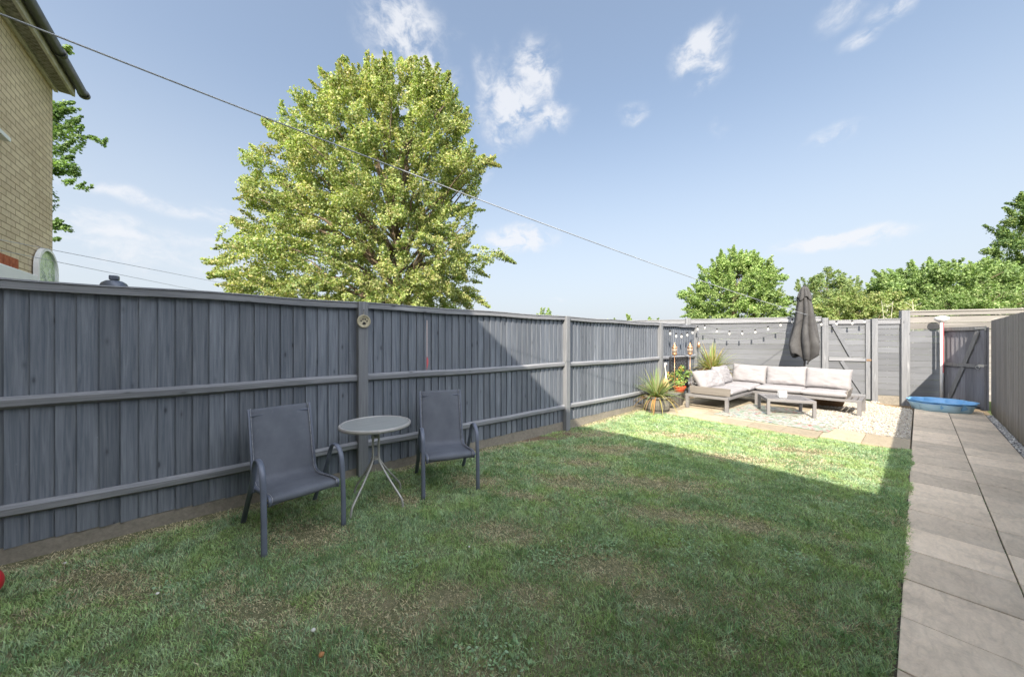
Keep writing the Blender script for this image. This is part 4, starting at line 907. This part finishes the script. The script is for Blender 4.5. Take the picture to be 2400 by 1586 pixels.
t = thing('leafy_plant', 'bushy green plant with orange flowers growing in the red pot', 'plant', (-3.45, 7.80, .42)); fmesh('foliage', V, None, M_leaf, C_, t, F3=F)
b = MB()
for k in range(14):
    a = random.uniform(0, 6.28); b.tube([(0,0,-.03),(.06*math.cos(a),.06*math.sin(a),.1),(.12*math.cos(a),.12*math.sin(a),.26)], .003, seg=5)
b.build('stem', plain('green_stem', (.2,.28,.08), .7), t)
# trellis panel with diamond lattice
t = thing('lattice_trellis', 'small black diamond lattice trellis standing behind the red pot', 'trellis', (-3.66, 7.77, 0), math.atan2(8.25-7.77, -3.44+3.66))
b = MB(); tw, th_ = .50, 1.08
b.box(0,.025,-.012,.012,.0,th_); b.box(tw-.025,tw,-.012,.012,.0,th_); b.box(.026,tw-.026,-.012,.012,th_-.03,th_-.004); b.box(.026,tw-.026,-.012,.012,.3,.325)
b.tube([(.5*tw+.45*tw*math.cos(w), 0, th_-.004+.05*math.sin(w)) for w in [k*math.pi/12 for k in range(13)]], .006, seg=6); b.build('frame', M_blk, t)
b = MB()
def latt(x0, z0, dx):
    for s in (1, -1):
        a = R(58)*s; k = -30
        for j in range(-9, 22):
            z = .32+j*.075 if s > 0 else .32+j*.075
            # clip the diagonal bar z = z0 + tan(a)*x to the panel
            ta = math.tan(a); pts = []
            for x in (.02, tw-.02):
                pts.append((x, z+ta*(x if s > 0 else x)))
            (xa, za), (xb, zb) = pts
            lo, hi = .32, th_-.03
            def cl(x0_, z0_, x1_, z1_):
                if z0_ < lo:
                    if z1_ < lo: return None
                    x0_ += (lo-z0_)/(z1_-z0_)*(x1_-x0_); z0_ = lo
                if z0_ > hi:
                    if z1_ > hi: return None
                    x0_ += (hi-z0_)/(z1_-z0_)*(x1_-x0_); z0_ = hi
                return x0_, z0_
            p0 = cl(xa, za, xb, zb); p1 = cl(xb, zb, xa, za)
            if p0 and p1 and math.hypot(p0[0]-p1[0], p0[1]-p1[1]) > .02:
                b.tube([(p0[0], .004*s, p0[1]), (p1[0], .004*s, p1[1])], .0035, .011, seg=4, side=(0,1,0))
latt(0,0,0); b.build('lattice', M_blk, t)
# torch lanterns
M_cop = plain('copper', (.62,.36,.20), .38, .75, .15, 20)
m = NM('lantern_glass'); m.col((.42,.36,.30)); m.set(.25, 0, .5); m.b.inputs['Transmission Weight'].default_value = .4; M_lg = m.m
def lantern(label, loc):
    t = thing('torch_lantern', label, 'lantern', loc, group='copper torch lanterns on sticks')
    b = MB(); b.lathe([(.004,1.41),(.010,1.395),(.006,1.375),(.03,1.355),(.036,1.335),(.030,1.328),(.062,1.300),(.066,1.290),(.05,1.286),(.01,1.286)], seg=20); b.build('cap', M_cop, t, True)
    b = MB(); b.lathe([(.01,1.175),(.042,1.175),(.046,1.285),(.01,1.285)], seg=16); b.build('lamp_glass', M_lg, t, True)
    b = MB()
    for k in range(5):
        a = k*2*math.pi/5; b.tube([(.047*math.cos(a),.047*math.sin(a),1.17),(.050*math.cos(a),.050*math.sin(a),1.288)], .003, seg=5)
    b.lathe([(.01,1.12),(.025,1.125),(.052,1.15),(.054,1.172),(.01,1.174)], seg=20); b.build('cage', M_cop, t, True)
    b = MB(); b.tube([(0,0,.30),(0,0,1.12)], .006, seg=8); b.build('stick', M_cop, t, True)
    return t
l1 = lantern('copper torch lantern, nearer of the pair by the trellis', (-3.46, 7.58, 0)); l2 = copy_tree(l1); l2.location = (-3.33, 8.06, 0); l2['label'] = 'copper torch lantern, farther of the pair next to the sofa'
# garden bird ornament
t = thing('garden_bird_ornament', 'white necked metal garden bird standing behind the barrel planter', 'ornament', (-3.43, 7.10, 0), R(10))
M_wp = plain('white_enamel', (.82,.80,.78), .4)
nk = cr([(.02,0,.62),(.035,0,.70),(.01,0,.80),(-.035,0,.90),(-.03,0,.965),(.01,0,.975),(.035,0,.95)], 5)
nk = [Vector((0, p.x, p.z)) for p in nk]
b = MB(); b.tube(nk, [.018-.007*min(1, k/12) for k in range(len(nk))], seg=10); b.lathe([(.003,-.026),(.016,-.016),(.022,0),(.016,.016),(.003,.024)], (0,.035,.958), 12); b.build('neck', M_wp, t, True)
b = MB(); b.tube([(0,.045,.952),(0,.075,.93),(0,.083,.905)], [.012,.008,.002], seg=8); b.build('beak', M_cop, t, True)
b = MB(); b.lathe([(.004,.36),(.045,.40),(.075,.50),(.06,.60),(.02,.66),(.004,.67)], seg=16, fr=lambda w, z: 1+.25*math.sin(w)); b.build('body', plain('straw_wicker', (.45,.34,.16), .8, 0, .4, 40, .8, 80), t, True)
for s in (-.025, .025):
    b = MB(); b.tube([(s,0,.40),(s,.01,.2),(s,0,.0)], .005, seg=6); b.build('leg', M_cop, t, True)
# small copper hanging feeder on the last post
t = thing('bird_feeder', 'small copper feeder hanging on the last left fence post', 'feeder', (-3.74, 9.58, 1.36))
b = MB(); b.lathe([(.004,-.10),(.03,-.09),(.04,-.03),(.028,.03),(.006,.06)], seg=14); b.build('feeder_body', M_cop, t, True)
b = MB(); b.tube([(0,0,.055),(0,-.02,.18),(-.07,.02,.22)], .003, seg=5); b.build('hook', M_blk, t)

# ------------------------------------------------------------------ paddling pool and white pole
t = thing('paddling_pool', 'scalloped blue plastic paddling pool in front of the dark gate', 'paddling pool', (.30, 11.45, .0), R(20))
m = NM('blue_plastic'); v = m.coord(); n_ = m.noise(v, 4, 5); m.col(m.ramp(n_, [(.3,(.16,.40,.72)),(.7,(.22,.48,.80))])); m.set(.35, 0, .5); M_bl = m.m
m = NM('faded_blue_plastic'); v = m.coord(); n_ = m.noise(v, 5, 6); m.col(m.ramp(n_, [(.3,(.36,.60,.80)),(.7,(.46,.68,.86))])); m.set(.45, 0, .4); M_bl2 = m.m
scal = lambda w, z: (.93+.13*abs(math.cos(w*4))**.55)*(1-.10*math.sin(w)**2)
b = MB(); b.lathe([(.02,.01),(.36,.01),(.38,.03),(.415,.12),(.445,.145),(.455,.15),(.45,.142),(.42,.10),(.392,.0),(.36,-.002),(.02,-.002)][::-1], seg=100, fr=scal); b.build('shell', M_bl2, t, True, M=Matrix.Translation((0,0,.004)))
b = MB(); b.lathe([(.02,.05),(.38,.05),(.40,.09),(.425,.17),(.452,.20),(.462,.203),(.462,.195),(.44,.185),(.425,.155),(.41,.12)], seg=100, fr=lambda w, z: scal(w+.1, z)); b.build('inner_shell', M_bl, t, True, M=Matrix.Rotation(R(1.5), 4, 'X'))
t = thing('white_pole', 'white pole with rounded top and red stripe by the dark gate', 'pole', (.33, 12.30, -.05))
b = MB(); b.tube([(0,0,0),(0,0,1.93)], .026, seg=14); b.build('pole_shaft', M_wp, t, True)
b = MB(); b.lathe([(.02,1.90),(.045,1.915),(.095,1.955),(.112,1.99),(.10,2.025),(.06,2.045),(.005,2.05)], seg=24, fr=lambda w, z: 1+.04*math.cos(w*8)); b.build('cap', M_wp, t, True)
b = MB(); b.box(.016,.030,-.016,.014,.78,1.90); b.build('stripe', plain('red_tape', (.55,.13,.15), .5), t, bevel=.003, M=Matrix.Rotation(R(-20), 4, 'Z'))

# red ball at the left edge, and litter on the lawn
b = MB(); b.lathe([(.10*math.cos(a)+.0005, .10*math.sin(a)) for a in [R(-90+k*10) for k in range(19)]], seg=32); o = b.build('ball', plain('red_rubber', (.55,.025,.035), .5, 0, .15), None, True); o.location = (-3.40, -1.082, .065); tag(o, 'red ball on the grass at the left edge of the lawn', 'ball')
M_peb = plain('pale_pebble', (.72,.70,.66), .7)
def rock(name, label, loc, s, mat, cat='pebble', grp='pale bits lying on the lawn'):
    iv, jf = icos(); b = MB(); b.add([(p[0]*s*random.uniform(.8,1.2), p[1]*s*random.uniform(.7,1.2), p[2]*s*.6) for p in iv], [tuple(f) for f in jf]); o = b.build(name, mat, None, True); o.location = loc; return tag(o, label, cat, grp)
rock('pebble', 'pale pebble on the lawn, the one nearest the camera', (-1.947,.337,.005), .013, M_peb)
rock('pebble', 'tiny white pebble on the lawn close to the red ball', (-3.57,-.80,.006), .010, M_peb)
rock('pebble', 'white pebble in the middle of the lawn', (-2.03,1.311,.005), .010, M_peb)
rock('pebble', 'white pebble lying beneath the nearer chair', (-2.80,-.30,.006), .011, M_peb)
rock('dry_leaf', 'small brown dry leaf near the bottom of the lawn', (-1.766,.337,.008), .016, plain('dry_leaf', (.42,.2,.08), .8), 'leaf', None)
b = MB(); b.add([(-.03,0,.0),(0,.02,.03),(.03,0,.05),(.0,-.02,.02)], [(0,1,2,3)]); o = b.build('scrap', M_wp); o.location = (-3.70,1.63,-.01); tag(o, 'white scrap leaning against the foot of the left fence', 'scrap')
for c_ in bpy.data.objects:
    if c_.name.startswith('scrap'): sm = c_.modifiers.new('s','SOLIDIFY'); sm.thickness = .002

# ------------------------------------------------------------------ trees
def limb(b, A, B_, r0, r1, n=6, wob=.1, seg=7):
    A, B_ = Vector(A), Vector(B_); pts = []
    for k in range(n+1):
        s = k/n; p = A.lerp(B_, s); p += Vector([random.uniform(-wob, wob) for _ in range(3)])*math.sin(math.pi*s); p.z += (B_-A).length*.06*math.sin(math.pi*s); pts.append(p)
    b.tube(pts, [r0+(r1-r0)*k/n for k in range(n+1)], seg=seg)
def tree(name, label, cat, Z_, pxc, outline, ncl, nleaf, size, crad, pal, trunk_r, base_px=None, seed=0, depth=.6, extra=(), group=None, shell=.5, asp=1.3, holes=(), nb=60):
    """outline: (height m, left, right) half widths in metres about the trunk, in the plane facing the garden; gets real depth"""
    th = R(50); ex = Vector((math.cos(th), math.sin(th), 0)); ez = Vector((-math.sin(th), math.cos(th), 0))
    r_ = np.random.default_rng(seed); random.seed(seed+5)
    Xc_ = pxc; loc = ex*Xc_+ez*Z_; t = thing(name, label, cat, loc, 0, group)
    hs_ = [o[0] for o in outline]; cen = []
    z0_, z1_ = hs_[0], hs_[-1]-crad*.9
    tries = 0
    while len(cen) < ncl and tries < 200000:
        tries += 1
        z = r_.uniform(z0_, z1_); l = np.interp(z, hs_, [o[1] for o in outline]); rr_ = np.interp(z, hs_, [o[2] for o in outline])
        w2 = (rr_-l)/2; mid = (rr_+l)/2
        if r_.random() > (w2/max(o[2]-o[1] for o in outline)*2)*1.0+.15: continue
        u, v_ = r_.uniform(-1, 1, 2); q = math.hypot(u, v_)
        if q > 1 or (q < shell and r_.random() < .75): continue
        m_ = max(0, w2-crad*1.0); x = mid+u*m_; y = v_*m_*depth
        if any((x-h_[0])**2+(z-h_[1])**2 < h_[2]**2 for h_ in holes): continue
        cen.append((x, y, z))
    cen += [(e[0], e[1], e[2]) for e in extra]
    radl = [crad*r_.uniform(.7, 1.25) for _ in range(len(cen)-len(extra))]+[e[3] for e in extra]
    wc = [Vector((0,0,0))+ex*c[0]+ez*c[1]+Vector((0,0,c[2])) for c in cen]
    wts = np.array(radl)**2; wts[len(wts)-len(extra):] *= 2.5 if len(extra) else 1
    # leaves: denser in bigger clumps
    idx = r_.choice(len(wc), nleaf, p=wts/wts.sum())
    cc = np.array([tuple(p) for p in wc])
    V, F, C_ = leaves(cc, np.array(radl), nleaf, size, pal, .8, seed, asp, .45, .5, idx, 1.35)
    fmesh('crown', V, None, M_leaf, C_, t, F3=F)
    b = MB(); top = wc[int(np.argmax([c[2] for c in cen]))] if cen else Vector((0,0,z1_))
    hmid = z0_+(z1_-z0_)*.62
    tp = [Vector((0,0,-.2)), Vector((random.uniform(-.1,.1),random.uniform(-.1,.1),z0_*.8+.1)), Vector((random.uniform(-.2,.2),random.uniform(-.2,.2),(z0_+hmid)/2)), Vector((top.x*.35,top.y*.35,hmid)), Vector((top.x*.8, top.y*.8, z1_*.9))]
    tpp = cr(tp, 5); nn = len(tpp); b.tube(tpp, [trunk_r*(1-.9*k/(nn-1))*(1.35 if k == 0 else 1) for k in range(nn)], seg=10)
    for k in range(min(nb, len(wc))):
        p = wc[k]; zb = max(z0_*.55, min(hmid, p.z*.62)); q = min(range(nn), key=lambda i: abs(tpp[i].z-zb)); limb(b, tpp[q], p, trunk_r*.34*(1-.6*zb/z1_), .012, 6, .18, 6)
    b.build('trunk', M_bark, t, True)
    return t
def ol(Z_, pxc, rows): # rows of (y, xl, xr) photo pixels -> metres
    return sorted([(1.45+(798-y)*Z_/800, (xl-1200)*Z_/800-pxc, (xr-1200)*Z_/800-pxc) for (y, xl, xr) in rows])
K = 1.0114
MP = [(.36,.42,.15),(.41,.46,.18),(.30,.37,.12),(.48,.48,.22),(.49,.46,.22),(.21,.30,.11),(.38,.43,.18),(.31,.39,.15),(.42,.40,.19)]
Zt = 11.0; pc = (925-1200)*Zt/800
rows = [(740,620,1110),(715,560,1120),(690,535,1125),(650,528,1140),(615,515,1170),(580,530,1165),(545,552,1140),(500,570,1132),(465,580,1125),(430,575,1150),(400,600,1160),(370,635,1150),(340,640,1135),(310,645,1120),(285,660,1110),(255,700,1100),(225,760,1090),(195,815,1065),(175,850,1040),(155,905,1000)]
def E(px, py, r, dy=0, Z_=Zt, pc_=None): pc_ = pc if pc_ is None else pc_; return ((px-1200)*Z_/800-pc_, dy, 1.45+(798-py)*Z_/800, r)
ex_ = [E(808,142,.16),(*E(812,155,.22),)[:4],E(820,172,.3),E(832,195,.35),E(845,220,.4),E(1040,180,.22),E(1045,200,.28),E(715,255,.25),E(720,265,.3),E(768,235,.3),E(500,612,.25),E(520,605,.3),E(1185,605,.3),E(1150,382,.3),E(1135,385,.35),E(580,425,.25),E(595,430,.3),E(560,522,.25),E(575,525,.3),E(640,300,.3),E(655,310,.35),E(940,175,.25),E(530,640,.3),E(1120,700,.35),E(1100,725,.3),E(560,700,.4),E(545,672,.3)]
tree('field_maple_tree', 'large yellow green maple tree beyond the left fence', 'tree', Zt, pc, ol(Zt, pc, rows), 1350, 270000, .056, .27, MP+[(.30,.40,.14),(.34,.43,.16)], .22, seed=4, extra=ex_, holes=[E(978,440,.2)[0:1]+(E(978,440,.2)[2], .26), (E(800,552,0)[0], E(800,552,0)[2], .2), (E(900,640,0)[0], E(900,640,0)[2]+.0, .3)], nb=95)
# tree beyond the house corner
Z2 = 9.0; p2_ = (-60-1200)*Z2/800
DG = [(.15,.25,.09),(.20,.31,.11),(.24,.34,.14),(.12,.20,.07)]
e2 = []
for (px, py, r) in ((140,245,.22),(150,262,.2),(165,258,.16),(178,285,.15),(150,300,.3),(175,310,.22),(200,322,.16),(225,328,.14),(245,332,.1),(150,345,.25),(185,345,.16),(140,380,.28),(160,390,.22),(175,400,.14),(165,425,.15),(190,435,.12),(207,440,.09),(135,520,.18),(150,535,.13),(163,540,.08),(132,560,.14),(110,300,.5),(110,400,.4),(100,530,.4),(60,350,.7),(40,450,.7)):
    e2.append(E(px, py, r, 0, Z2, p2_))
tree('sycamore_tree', 'dark green tree mostly hidden behind the brick house corner', 'tree', Z2, p2_, ol(Z2, p2_, [(640,-300,20),(500,-330,40),(350,-350,50),(240,-250,40),(150,-150,0)]), 160, 42000, .06, .34, DG, .25, seed=8, extra=e2, nb=100)
# trees beyond the back fence
GA_ = [(.22,.33,.11),(.28,.40,.13),(.34,.45,.16),(.17,.27,.09),(.38,.47,.19)]
Z3 = 17.; p3 = (1713-1200)*Z3/800
tree('bushy_tree', 'rounded bright green tree rising behind the string lights', 'tree', Z3, p3, ol(Z3, p3, [(800,1590,1850),(735,1592,1850),(700,1597,1850),(670,1612,1838),(645,1640,1825),(620,1655,1805),(600,1675,1775),(588,1690,1745)]), 620, 100000, .055, .26, GA_, .14, seed=12, group='trees beyond the back fence', asp=1.8, nb=40,
     extra=[E(1718,588,.22,0,Z3,p3), E(1690,600,.25,0,Z3,p3), E(1645,630,.25,0,Z3,p3), E(1600,690,.3,0,Z3,p3), E(1835,650,.25,0,Z3,p3), E(1760,605,.25,0,Z3,p3)])
Z4 = 16.; p4 = (1935-1200)*Z4/800
tree('feathery_tree', 'thin feathery pale green tree behind the parasol', 'tree', Z4, p4, ol(Z4, p4, [(800,1840,2060),(735,1840,2060),(700,1845,2050),(670,1860,2020),(650,1890,1990),(635,1915,1965)]), 210, 26000, .05, .24, [(.20,.28,.12),(.26,.34,.15),(.16,.24,.09),(.30,.36,.14)], .07, seed=15, group='trees beyond the back fence', asp=2.2, shell=.1, nb=50,
     extra=[E(1940,632,.2,0,Z4,p4), E(1955,640,.2,0,Z4,p4), E(1905,662,.25,0,Z4,p4), E(1985,665,.25,0,Z4,p4), E(1870,668,.22,0,Z4,p4), E(2010,672,.22,0,Z4,p4)])
Z5 = 15.; p5 = (2190-1200)*Z5/800
tree('hawthorn_tree', 'wide green hedge tree behind the tall pale fence', 'tree', Z5, p5, ol(Z5, p5, [(800,1990,2420),(735,2030,2420),(690,2040,2420),(665,2050,2420),(645,2065,2400),(630,2110,2390),(620,2150,2330)]), 850, 120000, .055, .25, [(.20,.30,.11),(.26,.37,.14),(.32,.42,.17),(.15,.23,.09)], .12, seed=18, group='trees beyond the back fence', asp=1.9, nb=50,
     extra=[E(2060,645,.25,0,Z5,p5), E(2140,625,.22,0,Z5,p5), E(2180,618,.22,0,Z5,p5), E(2240,622,.22,0,Z5,p5), E(2290,620,.22,0,Z5,p5)])
Z6 = 13.; p6 = (2010-1200)*Z6/800
tree('yellowing_shrub', 'low olive yellow shrub just behind the grey gate', 'shrub', Z6, p6, ol(Z6, p6, [(800,1870,2140),(735,1880,2135),(715,1900,2125),(695,1960,2110),(682,2000,2080)]), 300, 42000, .045, .2, [(.27,.35,.13),(.32,.38,.15),(.22,.31,.10),(.36,.37,.16)], .06, seed=21, group='shrubs beyond the back fence', asp=1.6, nb=30)
Z7 = 13.2; p7 = (2300-1200)*Z7/800
tree('yellowing_shrub', 'pale olive shrub with bare stems behind the tall pale fence', 'shrub', Z7, p7, ol(Z7, p7, [(800,2140,2500),(730,2150,2500),(700,2170,2500),(680,2210,2500),(662,2260,2480)]), 380, 52000, .045, .2, [(.22,.33,.12),(.27,.38,.14),(.18,.28,.09),(.34,.41,.19)], .06, seed=24, group='shrubs beyond the back fence', asp=1.6, nb=30)
Z8 = 19.; p8 = (2560-1200)*Z8/800
tree('sycamore_tree', 'tall dark green tree at the right edge beyond the fences', 'tree', Z8, p8, ol(Z8, p8, [(800,2340,2780),(660,2310,2790),(620,2320,2790),(590,2330,2780),(560,2345,2770),(520,2358,2740),(480,2375,2710),(440,2400,2680)]), 420, 80000, .08, .4, [(.12,.20,.07),(.17,.26,.09),(.23,.30,.10),(.08,.15,.05)], .28, seed=27, group='trees beyond the back fence', nb=60,
     extra=[E(2315,588,.3,0,Z8,p8), E(2335,600,.4,0,Z8,p8), E(2345,570,.35,0,Z8,p8), E(2355,540,.3,0,Z8,p8), E(2385,480,.35,0,Z8,p8), E(2395,465,.3,0,Z8,p8), E(2330,625,.4,0,Z8,p8), E(2330,592,.3,0,Z8,p8), E(2360,560,.45,0,Z8,p8), E(2365,520,.35,0,Z8,p8), E(2372,500,.35,0,Z8,p8), E(2390,470,.4,0,Z8,p8), E(2400,520,.5,0,Z8,p8), E(2400,570,.5,0,Z8,p8), E(2350,630,.5,0,Z8,p8), E(2395,610,.5,0,Z8,p8)])
# bare silvery stalks
t = thing('seedhead_stalks', 'bare silvery dead stalks sticking up over the tall pale fence', 'plant', (-.6+.9, 13.6, 0))
b = MB(); random.seed(3)
for k in range(13):
    x = random.uniform(-1.3, 2.4); y = .45*x+random.uniform(0, .5); h_ = random.uniform(2.25, 2.62)
    b.tube([(x, y, 0), (x+random.uniform(-.05,.05), y, h_*.6), (x+random.uniform(-.12,.12), y, h_)], [.007,.006,.003], seg=5)
    for j in range(5): z = h_*random.uniform(.8, .99); a = random.uniform(0, 6.28); b.tube([(x, y, z), (x+.12*math.cos(a), y+.12*math.sin(a), z+random.uniform(.02,.12))], [.004,.002], seg=4)
b.build('stem', plain('silvery_stalk', (.62,.60,.50), .8), t)
# far trees peeping over the left fence
random.seed(9)
for i, (px, py, w_) in enumerate(((1135,728,10),(1190,734,8),(1225,731,20),(1277,722,22),(1300,735,14),(1420,741,22),(1475,738,8),(1535,743,24),(515,681,9))):
    Zf = 24.; pf = (px-1200)*Zf/800 if px > 600 else (px-1200)*9./800; Zf = 24. if px > 600 else 9.
    tree('distant_tree', ['tip of a distant tree nearest the big maple','second small treetop right of the big maple','low round distant treetop above the sunlit fence panel','tallest of the distant treetops above the left fence','small treetop just right of the tallest distant one','distant treetop right of the second fence post','tiny distant treetop beside the third fence post','distant treetop in front of the far corner of the fences','tiny leafy sprig above the near fence panel'][i], 'tree', Zf, pf,
         ol(Zf, pf, [(800,px-w_*1.6,px+w_*1.6),(py+14,px-w_*1.3,px+w_*1.3),(py,px-w_*.4,px+w_*.4)]), 26, 2200, .10 if Zf > 20 else .04, .28 if Zf > 20 else .08, GA_, .06, seed=40+i, group='distant treetops over the left fence', nb=10)
# leafy weed in the gutter
V, F, C_ = leaves([(0,0,0),(.05,0,-.01),(.1,.02,.0)], [.05,.05,.04], 70, .035, GA_, .8, 3)
t = thing('gutter_weed', 'small leafy weed sprouting from the black gutter', 'weed', (-7.26, -1.60, 5.29)); fmesh('foliage', V, None, M_leaf, C_, t, F3=F)
b = MB(); b.tube([(-.02,-.03,-.1),(.03,0,0)], .003, seg=5); b.build('stem', M_bark, t)
# tufts growing against slab joints and fence foot
def tuft(b0, x, y, n, h_, z=None): pass
sc.render.resolution_x = 1024; sc.render.resolution_y = 676
